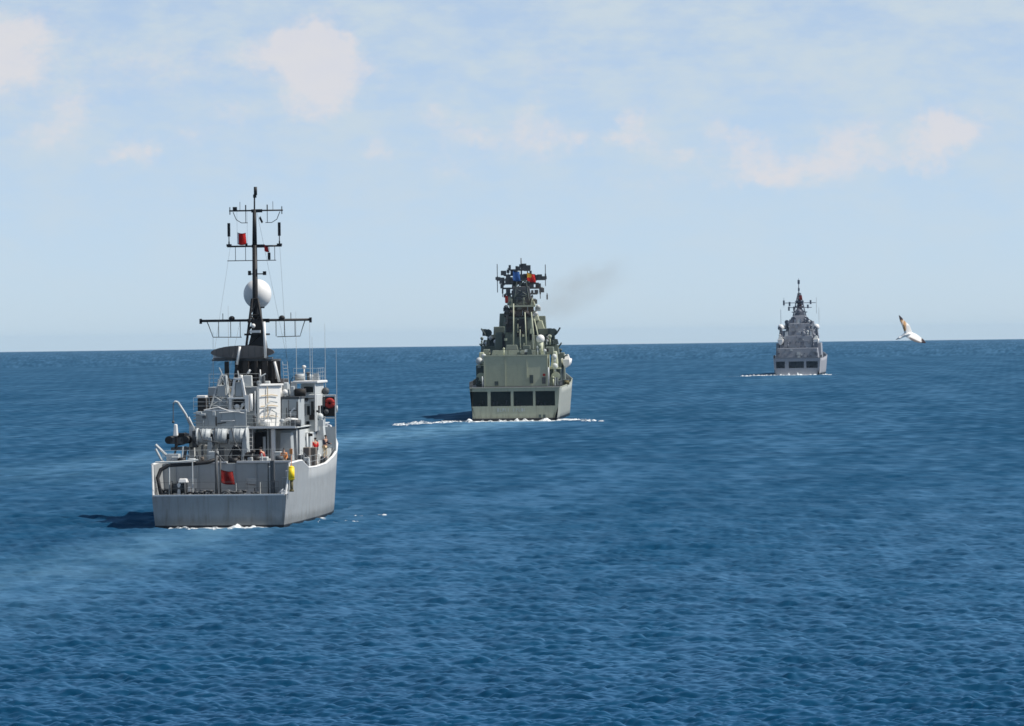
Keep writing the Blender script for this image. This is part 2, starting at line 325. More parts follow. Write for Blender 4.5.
# ------------------------------------------------------------------ mesh builder: shapes are collected, then linked as ONE mesh object
class MB:
    def __init__(s): s.bm = bmesh.new()
    def box(s, x0, x1, y0, y1, z0, z1, taper=None, rz=0):
        """taper=(left, right, aft, fore) inset of the top face"""
        l, r, a, f = taper or (0, 0, 0, 0)
        P = [(x0, y0, z0), (x1, y0, z0), (x1, y1, z0), (x0, y1, z0), (x0+l, y0+a, z1), (x1-r, y0+a, z1), (x1-r, y1-f, z1), (x0+l, y1-f, z1)]
        if rz:
            cx, cy = (x0+x1)/2, (y0+y1)/2; c, sn = math.cos(rz), math.sin(rz)
            P = [(cx+(p[0]-cx)*c-(p[1]-cy)*sn, cy+(p[0]-cx)*sn+(p[1]-cy)*c, p[2]) for p in P]
        v = [s.bm.verts.new(p) for p in P]
        for q in ((0, 3, 2, 1), (4, 5, 6, 7), (0, 1, 5, 4), (1, 2, 6, 5), (2, 3, 7, 6), (3, 0, 4, 7)): s.bm.faces.new([v[i] for i in q])
        return s
    def prism(s, pts, z0, z1, scale_top=1.):
        """plan polygon (counter-clockwise) carried from z0 to z1"""
        cx = sum(p[0] for p in pts)/len(pts); cy = sum(p[1] for p in pts)/len(pts)
        a = [s.bm.verts.new((p[0], p[1], z0)) for p in pts]
        b = [s.bm.verts.new((cx+(p[0]-cx)*scale_top, cy+(p[1]-cy)*scale_top, z1)) for p in pts]
        n = len(pts)
        s.bm.faces.new(a[::-1]); s.bm.faces.new(b)
        for i in range(n): s.bm.faces.new((a[i], a[(i+1) % n], b[(i+1) % n], b[i]))
        return s
    def slab(s, pts, y0, y1):
        """outline in x,z carried from y0 to y1"""
        a = [s.bm.verts.new((p[0], y0, p[1])) for p in pts]; b = [s.bm.verts.new((p[0], y1, p[1])) for p in pts]
        n = len(pts)
        s.bm.faces.new(a); s.bm.faces.new(b[::-1])
        for i in range(n): s.bm.faces.new((a[(i+1) % n], a[i], b[i], b[(i+1) % n]))
        return s
    def tube(s, pts, r, n=8, r1=None):
        pts = [Vector(p) for p in pts]; rings = []
        for i, p in enumerate(pts):
            d = (pts[min(i+1, len(pts)-1)]-pts[max(i-1, 0)]).normalized()
            a = d.orthogonal().normalized() if abs(d.z) > .99 else d.cross(Vector((0, 0, 1))).normalized()
            b = d.cross(a); rr = r if r1 is None else r+(r1-r)*i/max(1, len(pts)-1)
            rings.append([s.bm.verts.new(p+rr*(a*math.cos(2*math.pi*k/n)+b*math.sin(2*math.pi*k/n))) for k in range(n)])
        for A, B in zip(rings, rings[1:]):
            for k in range(n): s.bm.faces.new((A[k], A[(k+1) % n], B[(k+1) % n], B[k])).smooth = n > 6
        s.bm.faces.new(rings[0][::-1]); s.bm.faces.new(rings[-1])
        return s
    def cyl(s, p0, p1, r, r1=None, n=20): return s.tube([p0, p1], r, n, r1)
    def ball(s, c, r, sz=1., sx=1., sy=1., n=20):
        g = bmesh.ops.create_uvsphere(s.bm, u_segments=n, v_segments=max(6, n*2//3), radius=r, matrix=Matrix.Translation(c) @ Matrix.Diagonal((sx, sy, sz, 1)))
        for v in g['verts']:
            for f in v.link_faces: f.smooth = True
        return s
    def ring(s, c, R, r, axis='y', n=20, m=8):
        pts = []
        for k in range(n+1):
            a = 2*math.pi*k/n; u, w = R*math.cos(a), R*math.sin(a)
            pts.append((c[0]+u, c[1], c[2]+w) if axis == 'y' else (c[0], c[1]+u, c[2]+w) if axis == 'x' else (c[0]+u, c[1]+w, c[2]))
        return s.tube(pts, r, m)
    def rail(s, pts, h=1.05, lines=3, gap=1.4, r=.022):
        for p, q in zip(pts, pts[1:]):
            p, q = Vector(p), Vector(q); L = (q-p).length; k = max(1, round(L/gap))
            for i in range(k+1):
                b = p.lerp(q, i/k); s.cyl(b, b+Vector((0, 0, h)), r*1.2, n=5)
            for j in range(lines):
                z = Vector((0, 0, h*(j+1)/lines)); s.cyl(p+z, q+z, r, n=5)
        return s
    def lattice(s, base, top, r, bays, n=4, r_leg=None):
        """a braced mast: base and top are lists of corner points"""
        B = [Vector(p) for p in base]; Tt = [Vector(p) for p in top]; k = len(B); rl = r_leg or r*1.5
        for b, t in zip(B, Tt): s.cyl(b, t, rl, n=6)
        for i in range(bays):
            f0, f1 = i/bays, (i+1)/bays
            for j in range(k):
                a0, b0 = B[j].lerp(Tt[j], f0), B[(j+1) % k].lerp(Tt[(j+1) % k], f0); a1, b1 = B[j].lerp(Tt[j], f1), B[(j+1) % k].lerp(Tt[(j+1) % k], f1)
                s.cyl(a0, b1, r, n=n); s.cyl(a1, b1, r, n=n)
                if i % 2: s.cyl(b0, a1, r, n=n)
        return s
    def build(s, name, mat, parent=None, bevel=0., loc=None):
        bmesh.ops.recalc_face_normals(s.bm, faces=s.bm.faces)
        if bevel:
            ed = [e for e in s.bm.edges if len(e.link_faces) == 2  and e.calc_face_angle(0) > .7 and min(f.calc_area() for f in e.link_faces) > .02 and not any(f.smooth for f in e.link_faces)]
            bmesh.ops.bevel(s.bm, geom=ed, offset=bevel, segments=1, affect='EDGES', clamp_overlap=True)
        me = bpy.data.meshes.new(name); s.bm.to_mesh(me); s.bm.free()
        o = link(name, me, mat, parent)
        if loc: o.location = loc
        return o

class Vessel:
    """an Empty at the stern's waterline; x to starboard, y forward, z up"""
    def __init__(s, key, name, label, cat, group):
        x, y, h = SHIPS[key]; s.x, s.y, s.h = x, y, math.radians(h)
        s.drop = -(x*x+y*y)/(2*EARTH)
        s.root = bpy.data.objects.new(name, None); COL.objects.link(s.root)
        s.root.location = (x, y, s.drop); s.root.rotation_euler = (0, 0, -s.h); s.root.empty_display_size = 2
        tag(s.root, label, cat, group)
    def part(s, name, mb, mat, parent=None, bevel=0., label=None):
        o = mb.build(name, M[mat] if isinstance(mat, str) else mat, parent or s.root, bevel)
        if label: o['label'] = label
        return o
    def world(s, x, y, z):
        return (s.x + x*math.cos(s.h)+y*math.sin(s.h), s.y - x*math.sin(s.h)+y*math.cos(s.h), s.drop+z)
    def thing(s, name, p, label, cat, group=None, turn=0.):
        o = bpy.data.objects.new(name, None); COL.objects.link(o); o.empty_display_size = .5
        o.location = s.world(*p); o.rotation_euler = (0, 0, -s.h+turn)
        return tag(o, label, cat, group)

def hull_mesh(st, step=None, wall=.16):
    """st: (y, half-beam at the waterline, at the sheer, sheer height, deck height); lofted plating with an inner face down to the deck"""
    bm = bmesh.new(); sides = []
    for sgn in (1, -1):
        cols = []
        for (y, hw, hd, sh, dk) in st:
            prof = [(hw*.86, -1.3), (hw, 0.)]
            if step:      # strakes keep their heights where the sheer steps down to the low stern
                for z in (step/3, step*2/3, step-.03, (step+sh)/2, sh): prof.append((hw+(hd-hw)*min(1, z/sh)**.8, z))
            else:
                for t in (.2, .4, .6, .8, 1.): prof.append((hw+(hd-hw)*(t**.8), sh*t))
            at_deck = hw+(hd-hw)*(min(1, max(0, dk)/sh)**.8)
            prof += [(max(hd-wall, 0.02), sh), (max(min(hd, at_deck)-wall, .02), min(dk, sh))]
            cols.append([bm.verts.new((sgn*x, y, z)) for x, z in prof])
        for a, b in zip(cols, cols[1:]):
            for i in range(len(a)-1):
                f = bm.faces.new((a[i], b[i], b[i+1], a[i+1])); f.smooth = 1 <= i < 6 and a[0].co.y > 7
        sides.append(cols)
    return bm, sides

def rect_holes(bm, x0, x1, z0, z1, y, holes, xl=None, xr=None):
    """a flat plate in x,z at depth y with rectangular openings, as quads between the cuts"""
    xs = sorted({x0, x1} | {v for h in holes for v in h[:2]}); zs = sorted({z0, z1} | {v for h in holes for v in h[2:]})
    for a, b in zip(xs, xs[1:]):
        for c, d_ in zip(zs, zs[1:]):
            mx, mz = (a+b)/2, (c+d_)/2
            if any(h[0] < mx < h[1] and h[2] < mz < h[3] for h in holes): continue
            q = []
            for (x, z) in ((a, c), (b, c), (b, d_), (a, d_)):
                if x == x0 and xl: x = xl(z)
                if x == x1 and xr: x = xr(z)
                q.append(bm.verts.new((x, y, z)))
            bm.faces.new(q)
    for (a, b, c, d_) in holes:      # the thickness of the plate round each opening
        t = .22
        for p, q in (((a, c), (b, c)), ((b, c), (b, d_)), ((b, d_), (a, d_)), ((a, d_), (a, c))):
            bm.faces.new([bm.verts.new(v) for v in ((p[0], y, p[1]), (q[0], y, q[1]), (q[0], y+t, q[1]), (p[0], y+t, p[1]))])

def flag(name, at, w, h, mat, label, cat='flag', turn=0., sway=.1, slant=0., band=None):
    """a flag of cloth in soft folds, hung by its left edge"""
    bm = bmesh.new(); nx, nz = 14, 10; V = []
    for j in range(nz+1):
        row = []
        for i in range(nx+1):
            u, v = i/nx, j/nz
            row.append(bm.verts.new((u*w, sway*u*math.sin(5.5*u+2*v), v*h - slant*u*h - .06*h*math.sin(4*u))))
        V.append(row)
    for j in range(nz):
        for i in range(nx):
            f = bm.faces.new((V[j][i], V[j][i+1], V[j+1][i+1], V[j+1][i])); f.smooth = True
            if band and band(i/nx, j/nz): f.material_index = 1
    g = bmesh.ops.solidify(bm, geom=bm.faces[:], thickness=.02)
    me = bpy.data.meshes.new(name); bm.to_mesh(me); bm.free()
    o = link(name, me, M[mat]); me.materials.append(M['cloth'])
    o.location = at; o.rotation_euler = (0, 0, turn)
    return tag(o, label, cat)

def skin_mesh(name, pts, edges, radii, mat, parent, sub=1, root=0):
    me = bpy.data.meshes.new(name); me.from_pydata(pts, edges, [])
    o = link(name, me, M[mat], parent)
    mo = o.modifiers.new('skin', 'SKIN'); mo.use_smooth_shade = True
    for i, r in enumerate(radii): me.skin_vertices[0].data[i].radius = r if hasattr(r, '__len__') else (r, r)
    me.skin_vertices[0].data[root].use_root = True
    s = o.modifiers.new('smooth', 'SUBSURF'); s.levels = sub; s.render_levels = sub
    return o
def person(v, p, label, group, top, trousers, turn=0., lean=.0, arm=0., hat=None):
    root = v.thing('person', p, label, 'person', group, turn)
    # one body: pelvis, spine, neck, head, arms with hands, legs with feet
    P = [(0, 0, .92), (0, lean*.3, 1.2), (0, lean*.6, 1.42), (0, lean, 1.52), (0, lean+.02, 1.62), (0, lean+.01, 1.74)]
    R = [(.15, .11), (.15, .11), (.17, .10), .055, .095, .07]
    E = [(0, 1), (1, 2), (2, 3), (3, 4), (4, 5)]
    for sg in (-1, 1):
        i = len(P); P += [(sg*.20, lean*.6, 1.42), (sg*.26, lean*.5-.02+arm*.08, 1.13), (sg*.24, lean*.5+.1+arm*.25, .93+arm*.2), (sg*.235, lean*.5+.15+arm*.3, .85+arm*.25)]
        R += [.062, .048, .036, .045]; E += [(2, i), (i, i+1), (i+1, i+2), (i+2, i+3)]
        i = len(P); P += [(sg*.1, 0, .86), (sg*.11, .03, .48), (sg*.12, -.02, .09), (sg*.13, .13, .04)]
        R += [.09, .062, .045, .045]; E += [(0, i), (i, i+1), (i+1, i+2), (i+2, i+3)]
    skin_mesh('body', P, E, R, 'skin', root)
    k = 1.16
    sh = [0, 1, 2]; idx = [0, 1, 2, 6, 7, 8, 14, 15, 16]
    mp = {o_: n_ for n_, o_ in enumerate(idx)}
    grow = lambda r: tuple(q*k for q in r) if hasattr(r, '__len__') else r*k+.008
    skin_mesh('jacket', [P[i] for i in idx], [(mp[a], mp[b]) for a, b in E if a in mp and b in mp], [grow(R[i]) for i in idx], top, root)
    idx = [0, 10, 11, 12, 18, 19, 20]; mp = {o_: n_ for n_, o_ in enumerate(idx)}
    skin_mesh('trousers', [P[i] for i in idx], [(mp[a], mp[b]) for a, b in E if a in mp and b in mp], [grow(R[i]) for i in idx], trousers, root)
    hair = MB(); hair.ball((0, lean-.005, 1.73), .108, sz=.85); hair.build('hair' if not hat else 'cap', M[hat or 'black'], root)
    return root

# ------------------------------------------------------------------ the near ship: a small grey minehunter seen from astern
H = Vessel('hunter', 'minehunter', 'light grey minehunter with a low open stern deck, tall black mast and white radome', 'ship', 'warships steaming in column')
ST = [(0, 4.76, 5.0, 2.36, 1.5), (.35, 4.78, 5.02, 2.38, 1.5), (.85, 4.8, 5.18, 4.62, 1.5), (4.9, 4.95, 5.26, 4.68, 1.5), (5.1, 4.95, 5.26, 4.68, 3.85), (6.2, 5.0, 5.3, 4.66, 3.85), (9.2, 5.08, 5.34, 4.05, 3.86),
      (13, 5.15, 5.38, 4.0, 3.88), (18, 5.2, 5.42, 4.1, 3.95), (23, 5.1, 5.3, 4.5, 4.05), (27, 4.7, 5.02, 4.8, 4.2), (32, 3.9, 4.4, 5.3, 4.6), (37, 2.7, 3.5, 5.8, 5.1), (42, 1.4, 2.5, 6.5, 5.6), (46, .15, .5, 6.9, 6.1), (46.6, .02, .1, 7.0, 6.2)]
bm, sides = hull_mesh(ST, 2.36)
a, b = sides[0][0], sides[1][0]
for i in range(6): bm.faces.new((a[i], a[i+1], b[i+1], b[i]))                   # transom
mb = MB(); mb.bm.free(); mb.bm = bm
hull = H.part('hull', mb, 'hull')
mb = MB()                                                                   # pale cap rail along the edge of the plating
for sg in (-1, 1):
    mb.tube([(sg*(s_[2]-.07), s_[0], s_[3]+.05) for s_ in ST[2:]], .10, 6)
mb.box(-4.85, 4.85, -.03, .2, 2.365, 2.47); mb.tube([(4.92, .1, 2.42), (5.02, .55, 3.4), (5.1, .85, 4.66)], .08, 6); mb.tube([(-4.92, .1, 2.42), (-5.02, .55, 3.4), (-5.1, .85, 4.66)], .08, 6)
H.part('cap_rail', mb, 'white', hull)
mb = MB(); mb.prism([(-4.7, .05), (4.7, .05), (4.95, 4.9), (-4.95, 4.9)], 1.4, 1.5); mb.prism([(-5., 5.14), (5., 5.14), (5.15, 13), (5.05, 23), (4.2, 31), (1.9, 41), (.1, 45.6), (-.1, 45.6), (-1.9, 41), (-4.2, 31), (-5.05, 23), (-5.15, 13)], 3.7, 3.86)
H.part('deck', mb, 'deck')
# bulkhead across the stern deck, with doors, ribs and a white coaming
mb = MB(); mb.box(-5.08, 5.08, 5.0, 5.13, 1.5, 4.62)
for x in (-4.1, -2.4, .4, 2.0, 2.9): mb.box(x-.04, x+.04, 4.9, 5.0, 1.5, 4.6)
bh = H.part('bulkhead', mb, 'grey', None, .02)
mb = MB(); mb.box(-4.9, -.2, 4.85, 5.2, 4.63, 4.76); mb.box(.55, 4.95, 4.85, 5.2, 4.63, 4.78); H.part('coaming', mb, 'white', bh)
for x in (1.25, -3.2):
    mb = MB(); mb.box(x, x+.75, 4.9, 4.985, 1.7, 3.5); d_ = H.part('door', mb, 'pale', bh, .02)
    mb = MB(); mb.box(x+.6, x+.66, 4.84, 4.895, 2.5, 2.75); H.part('handle', mb, 'dark', d_)
# gear on the stern deck
mb = MB(); mb.tube([(-4.25, .7, 1.55), (-4.55, .75, 2.9), (-4.72, .85, 3.7), (-4.5, 1., 4.3), (-3.9, 1.2, 4.62), (-2.6, 1.6, 4.66), (-1.2, 2.0, 4.78), (-.35, 2.3, 5.05)], .15, 10); H.part('sweep_hose', mb, 'rubber')
mb = MB(); mb.tube([(-4.9, 1.0, 4.85), (-3.4, 1.2, 4.86), (-1.8, 1.6, 4.98)], .07, 6); mb.cyl((-3.9, 1.15, 1.5), (-3.9, 1.15, 4.8), .06, n=6); mb.cyl((-2.2, 1.4, 1.5), (-2.2, 1.4, 4.85), .05, n=6); H.part('hose_support', mb, 'pale')
win = bpy.data.objects.new('winch', None); COL.objects.link(win); win.parent = H.root
mb = MB(); mb.cyl((-3.75, 1.6, 2.9), (-2.75, 1.6, 2.9), .36); H.part('drum', mb, 'dark', win)
mb = MB(); mb.box(-3.3, -2.55, 1.2, 2.0, 3.28, 3.62, (.1, .1, .1, .1)); mb.box(-3.35, -3.08, 1.25, 1.95, 1.5, 3.28); mb.box(-2.6, -2.4, 1.35, 1.8, 1.5, 3.0); H.part('casing', mb, 'white', win, .06)
for x in (-3.8, -2.75):
    mb = MB(); mb.cyl((x-.04, 1.6, 2.85), (x+.04, 1.6, 2.85), .62, n=18); H.part('flange', mb, 'dark', win)
mb = MB(); mb.box(-4.0, -2.3, 1.1, 2.1, 1.5, 2.3); H.part('bed', mb, 'dark', win)
for i, (x, yy, w, h) in enumerate([(-1.9, 1.2, .35, 1.12), (-1.45, 1.6, .5, 1.2), (-.95, 1.1, .3, 1.02), (.85, 1.3, .4, 1.1), (1.25, 1.7, .35, 1.18), (2.35, 1.0, .3, 1.06), (-4.45, 1.5, .4, 1.3)]):
    mb = MB(); mb.cyl((x, yy, 1.5), (x, yy, 1.5+h), w*.35, n=12); mb.cyl((x, yy, 1.42+h), (x, yy, 1.54+h), w*.55, n=12); mb.cyl((x+w, yy, 1.5), (x+w, yy, 1.5+h), w*.35, n=12); mb.cyl((x+w, yy, 1.42+h), (x+w, yy, 1.54+h), w*.55, n=12)
    H.part('bollard', mb, 'dark')
mb = MB(); mb.cyl((-.45, 1.6, 1.5), (-.45, 1.6, 5.7), .11, n=10); mb.cyl((-.2, 1.9, 1.5), (-.2, 1.9, 5.3), .07, n=8); mb.cyl((-.45, 1.6, 5.5), (.3, .6, 4.9), .06, n=8); mb.tube([(-.42, 1.6, 2.0), (.35, 1.2, 2.55), (.8, 1.0, 1.8)], .07, 8); H.part('davit', mb, 'dark')
mb = MB(); mb.box(3.66, 3.96, 1.0, 1.3, 1.5, 4.9); mb.cyl((3.5, 1.15, 1.5), (3.5, 1.15, 4.7), .05, n=8); H.part('gallows_post', mb, 'dark', None, .03)
for b_ in ((3.2, 3.5, 3., 3.4, 1.5, 4.4), (4.3, 4.85, 2.5, 3.4, 1.5, 3.6), (4.35, 4.6, 1.0, 1.4, 1.5, 2.75)):
    mb = MB(); mb.box(*b_); H.part('locker', mb, 'grey', None, .03)
mb = MB(); mb.cyl((4.35, .7, 2.45), (4.75, .4, 2.75), .12, n=10); mb.box(4.6, 5.05, .15, .6, 2.47, 2.62); H.part('fairlead', mb, 'white')
mb = MB(); mb.rail([(-4.8, .2, 2.47), (4.4, .2, 2.47)], .9, 2, 2.2, .012); H.part('stern_railing', mb, 'dark')
mb = MB(); mb.rail([(-5.1, 5.2, 4.75), (5.1, 5.2, 4.78)], .85, 2, 1.9, .013); mb.rail([(5.2, 6.3, 4.68), (5.26, 9., 4.1), (5.3, 17, 4.1), (5.2, 23, 4.55), (4.9, 27, 4.85)], .85, 2, 1.8, .013); mb.rail([(-5.2, 6.3, 4.68), (-5.26, 9., 4.1), (-5.3, 17, 4.1), (-5.2, 23, 4.55)], .85, 2, 1.8, .013); H.part('deck_railing', mb, 'grey')

# deckhouse: lower level, overhanging deck, upper level
lo = MB(); lo.box(-3.6, -.4, 10.6, 30, 3.87, 7.0); lo.box(-.2, .55, 13.8, 30, 3.87, 7.0); lo.box(.6, 3.9, 14.6, 30, 3.87, 6.85); lo.box(3.3, 4.3, 17.5, 29, 3.87, 6.6)
low = H.part('deckhouse', lo, 'pale', None, .04)
mb = MB(); mb.box(.52, 1.35, 13.6, 14.58, 3.88, 6.7); H.part('doorway', mb, 'hole_shade', low)  # solid box filling the gap, its shade painted near-black
mb = MB(); mb.box(2.1, 2.42, 11.6, 11.9, 3.87, 7.0); H.part('column', mb, 'white', low, .05)
mb = MB(); mb.box(2.55, 3.65, 12.4, 13.6, 3.87, 6.75, (.1, .1, .1, .1)); H.part('ventilator', mb, 'grey', low, .08)
for (x, yy, z1, r) in ((1.5, 12.2, 6.4, .12), (1.75, 12.4, 7.0, .07), (4.6, 13.5, 6.6, .09), (4.0, 12.2, 7.0, .05)):
    mb = MB(); mb.cyl((x, yy, 3.87), (x, yy, z1), r, n=8); H.part('pipe', mb, 'pale', low)
mb = MB(); mb.box(.1, 4.05, 11.2, 30, 7.02, 7.13); ov = H.part('boat_deck', mb, 'pale', None, .03)
mb = MB(); mb.box(.08, 4.1, 11.05, 11.18, 7.06, 7.22); mb.box(.05, .25, 11.05, 11.2, 5.7, 7.05); H.part('deck_edge', mb, 'white', ov)
# the big sweep-cable drum athwart the deck
dr = bpy.data.objects.new('cable_drum', None); COL.objects.link(dr); dr.parent = H.root
for x0, x1 in ((-3.05, -2.08), (-1.84, -.84), (-.6, .55)):
    mb = MB(); mb.cyl((x0, 9.2, 6.52), (x1, 9.2, 6.52), .58, n=28); mb.cyl((x0+.3, 9.2, 6.52), (x0+.38, 9.2, 6.52), .61, n=28); mb.cyl((x1-.38, 9.2, 6.52), (x1-.3, 9.2, 6.52), .61, n=28); H.part('barrel', mb, 'grey', dr)
mb = MB(); mb.cyl((-3.05, 9.2, 6.52), (.6, 9.2, 6.52), .2, n=12); H.part('axle', mb, 'black', dr)
for p in ([(-2.9, 8.5, 7.1), (-2.6, 8.45, 6.3), (-1.4, 8.45, 6.1), (-1.2, 8.5, 5.2)], [(-.4, 8.45, 7.15), (-.2, 8.4, 6.2), (.3, 8.4, 5.4)], [(-1.7, 8.5, 7.2), (-1.75, 8.45, 6.0), (-2.2, 8.4, 4.6)]):
    mb = MB(); mb.tube(p, .045, 6); H.part('lashing', mb, 'dark', dr)
for x in (-3.12, .66):
    mb = MB(); mb.cyl((x-.07, 9.2, 6.52), (x+.07, 9.2, 6.52), .69 if abs(x+1.3) < 1 else .66, n=28); H.part('flange', mb, 'pale', dr)
mb = MB()
for x in (-2.1, .55):
    mb = MB(); mb.slab([(x-.35, 3.87), (x+.35, 3.87), (x+.14, 6.5), (x-.14, 6.5)], 8.6, 9.8); H.part('pedestal', mb, 'grey', dr, .03)
mb = MB(); mb.box(-.45, .35, 8.8, 9.9, 3.9, 5.75); H.part('motor', mb, 'black', dr, .04)
mb = MB(); mb.box(-3.5, -3.12, 8.9, 9.6, 5.7, 7.0); mb.cyl((-3.4, 8.8, 6.4), (-3.12, 8.8, 6.4), .3, n=14); H.part('gearbox', mb, 'dark', dr, .05)
for b_ in ((-1.45, -1.0, 8.5, 8.7, 3.9, 5.7), (-2.75, -2.6, 8.5, 8.7, 3.9, 5.9)):
    mb = MB(); mb.box(*b_); H.part('guide_post', mb, 'dark', dr)
# bulwark of the upper platform, slats at its port end
mb = MB(); mb.box(-3.55, .35, 10.9, 11.0, 7.25, 8.42); mb.box(-3.75, .4, 10.86, 12.8, 7.06, 7.24)
for z in (7.5, 7.75, 8.0, 8.22): mb.box(-3.7, -2.95, 10.82, 10.9, z, z+.1)
for x in (-2.6, -1.6, -.6): mb.box(x-.03, x+.03, 10.84, 10.9, 7.26, 8.4)
H.part('platform_bulwark', mb, 'grey', None, .02)
mb = MB(); mb.box(-2.9, .38, 10.84, 11.04, 8.43, 8.52); mb.tube([(-2.9, 10.86, 8.5), (-1.8, 10.86, 8.72), (-.9, 10.86, 8.4), (0.2, 10.86, 8.25)], .05, 6); H.part('bulwark_rail', mb, 'white')
up_ = MB(); up_.box(-3.2, 1.4, 14.6, 29, 7.14, 10.2); up_.box(-2.4, .8, 12.9, 14.6, 7.14, 8.4)
up = H.part('upper_deckhouse', up_, 'grey', None, .04)
# white uptake trunk with a canted corner towards the sun
mb = MB(); mb.prism([(.85, 12.9), (1.05, 12.7), (2.45, 14.3), (2.45, 16.5), (.85, 16.5)], 7.14, 10.25); mb.prism([(1.0, 12.75), (1.15, 12.6), (2.62, 14.25), (2.62, 15), (1., 15)], 10.26, 10.42)
tr = H.part('uptake_trunk', mb, 'white', None, .03)
for p in ([(1.5, 12.3, 7.2), (1.5, 12.4, 8.6), (1.9, 12.9, 9.1), (2.3, 13.6, 9.0)], [(1.0, 12.3, 7.2), (1.0, 12.45, 9.9)], [(2.2, 13.4, 7.2), (2.25, 13.6, 8.2), (1.95, 13.3, 8.4)], [(1.25, 12.5, 10.4), (1.25, 12.5, 11.0), (1.6, 12.7, 11.2)]):
    mb = MB(); mb.tube(p, .06, 6); H.part('cable_run', mb, 'grey', tr)
mb = MB()
for z in (7.9, 8.7, 9.5): mb.tube([(1.2, 12.72, z), (1.9, 13.5, z+.08), (2.3, 13.98, z)], .035, 5)
mb.cyl((1.65, 13.2, 7.2), (1.65, 13.2, 10.2), .04, n=5); H.part('trunk_pipe', mb, 'tan', tr)
mb = MB(); mb.box(2.5, 3.85, 14.5, 17.5, 7.14, 9.25); bx = H.part('intake_housing', mb, 'grey', None, .05)
mb = MB(); mb.box(2.45, 3.9, 14.44, 17.5, 9.26, 9.4); H.part('grille', mb, 'dark', bx)
mb = MB(); mb.box(2.4, 3.0, 15.2, 16.2, 9.4, 10.5, (.15, .1, .2, .2)); H.part('cowl', mb, 'grey', bx, .08)
mb = MB(); mb.tube([(2.6, 14.3, 7.5), (3.1, 14.2, 7.7), (3.8, 14.3, 7.6)], .12, 8); H.part('pipe', mb, 'white', bx)
mb = MB(); mb.ball((2.75, 14.8, 9.75), .22); mb.cyl((2.75, 14.8, 9.4), (2.75, 14.8, 9.7), .08, n=8); H.part('lamp', mb, 'white', bx)
# bridge on the starboard side
mb = MB(); mb.box(2.95, 4.55, 19.4, 24, 6.62, 9.5); mb.box(3.25, 4.45, 19.9, 24, 9.5, 10.35)
br = H.part('bridge', mb, 'pale', None, .04)
mb = MB(); mb.box(2.75, 4.7, 18.9, 24.4, 10.36, 10.56); H.part('roof', mb, 'white', br, .04)
mb = MB(); mb.box(2.85, 3.05, 19.0, 19.25, 7.0, 10.36); mb.box(4.42, 4.52, 19.0, 19.2, 6.6, 10.36); mb.box(3.05, 3.38, 19.2, 19.38, 6.7, 9.5); mb.box(2.5, 2.85, 19.0, 19.6, 10.1, 10.5); H.part('pillar', mb, 'white', br, .03)
for (x0, x1, z0, z1) in ((3.42, 3.62, 8.0, 9.1), (3.78, 4.0, 7.9, 8.6), (4.1, 4.32, 7.55, 8.95), (3.7, 3.95, 6.9, 7.4), (3.5, 4.2, 9.65, 10.1)):
    mb = MB(); mb.box(x0, x1, 19.33 if z0 < 9.5 else 19.83, 19.42 if z0 < 9.5 else 19.92, z0, z1); H.part('window', mb, 'glass', br)
for yy in (20, 21.4):
    mb = MB(); mb.box(4.56, 4.60, yy, yy+.7, 7.7, 8.6); H.part('window', mb, 'glass', br)
mb = MB(); mb.box(3.8, 4.15, 18.6, 18.8, 4.2, 6.55); H.part('door', mb, 'dark', br)
mb = MB(); mb.box(4.3, 4.95, 20.4, 21.6, 5.9, 7.0, (.1, .1, .1, .1)); mb.box(4.55, 5.0, 19.6, 20.2, 7.0, 7.5); mb.ball((4.7, 19.9, 7.75), .28); H.part('searchlight', mb, 'pale', br)
# wing frame with a red board
wf = MB(); wf.box(4.42, 4.5, 22.6, 22.72, 4.3, 9.35); wf.box(5.5, 5.58, 22.6, 22.72, 5.0, 9.35); wf.box(4.42, 5.58, 22.58, 22.74, 9.3, 9.42); wf.box(4.42, 5.58, 22.6, 22.72, 7.55, 7.65); wf.box(4.5, 5.5, 22.64, 22.68, 5.2, 6.9)
wing = H.part('wing_frame', wf, 'pale', None, .02)
mb = MB(); mb.box(4.55, 5.46, 22.7, 23.5, 7.7, 9.25); H.part('locker', mb, 'black', wing)
mb = MB(); mb.ring((5.12, 22.55, 8.75), .25, .17); H.part('lifebuoy', mb, 'dred', wing)
mb = MB(); mb.ball((4.85, 22.5, 8.1), .2); mb.box(4.5, 4.75, 22.4, 22.55, 8.5, 9.2); mb.ball((4.75, 22.9, 9.7), .3); mb.cyl((4.75, 22.9, 9.4), (4.75, 22.9, 9.7), .12, n=8); H.part('compass_repeater', mb, 'dark', wing)
# port side: exhaust stack, lattice derrick, A-frame winch
mb = MB(); mb.box(-3.62, -2.95, 12.2, 13.4, 8.0, 9.4); ex = H.part('exhaust_stack', mb, 'soot', None, .05)
mb = MB(); mb.box(-3.68, -2.98, 12.15, 13.45, 9.41, 9.6); H.part('stack_cap', mb, 'white', ex, .04)
mb = MB(); mb.lattice([(-3.0, 12.8, 8.0), (-1.25, 12.8, 8.0), (-1.25, 14.2, 8.0), (-3.0, 14.2, 8.0)], [(-1.95, 13.3, 11.1), (-1.6, 13.3, 11.1), (-1.6, 13.7, 11.1), (-1.95, 13.7, 11.1)], .05, 4); mb.box(-2.6, -1.5, 13.0, 14, 8.4, 9.3); mb.box(-2.2, -1.6, 13.0, 13.9, 9.5, 10.3); H.part('derrick', mb, 'grey')
mb = MB(); mb.slab([(-1.05, 9.42), (-.85, 9.42), (-.62, 10.9), (-.78, 10.9)], 12, 12.3); mb.slab([(-.02, 9.42), (.18, 9.42), (-.1, 10.9), (-.26, 10.9)], 12, 12.3); mb.box(-.8, -.08, 12, 12.3, 10.75, 10.92); mb.box(-1.25, .35, 11.9, 12.4, 9.3, 9.44)
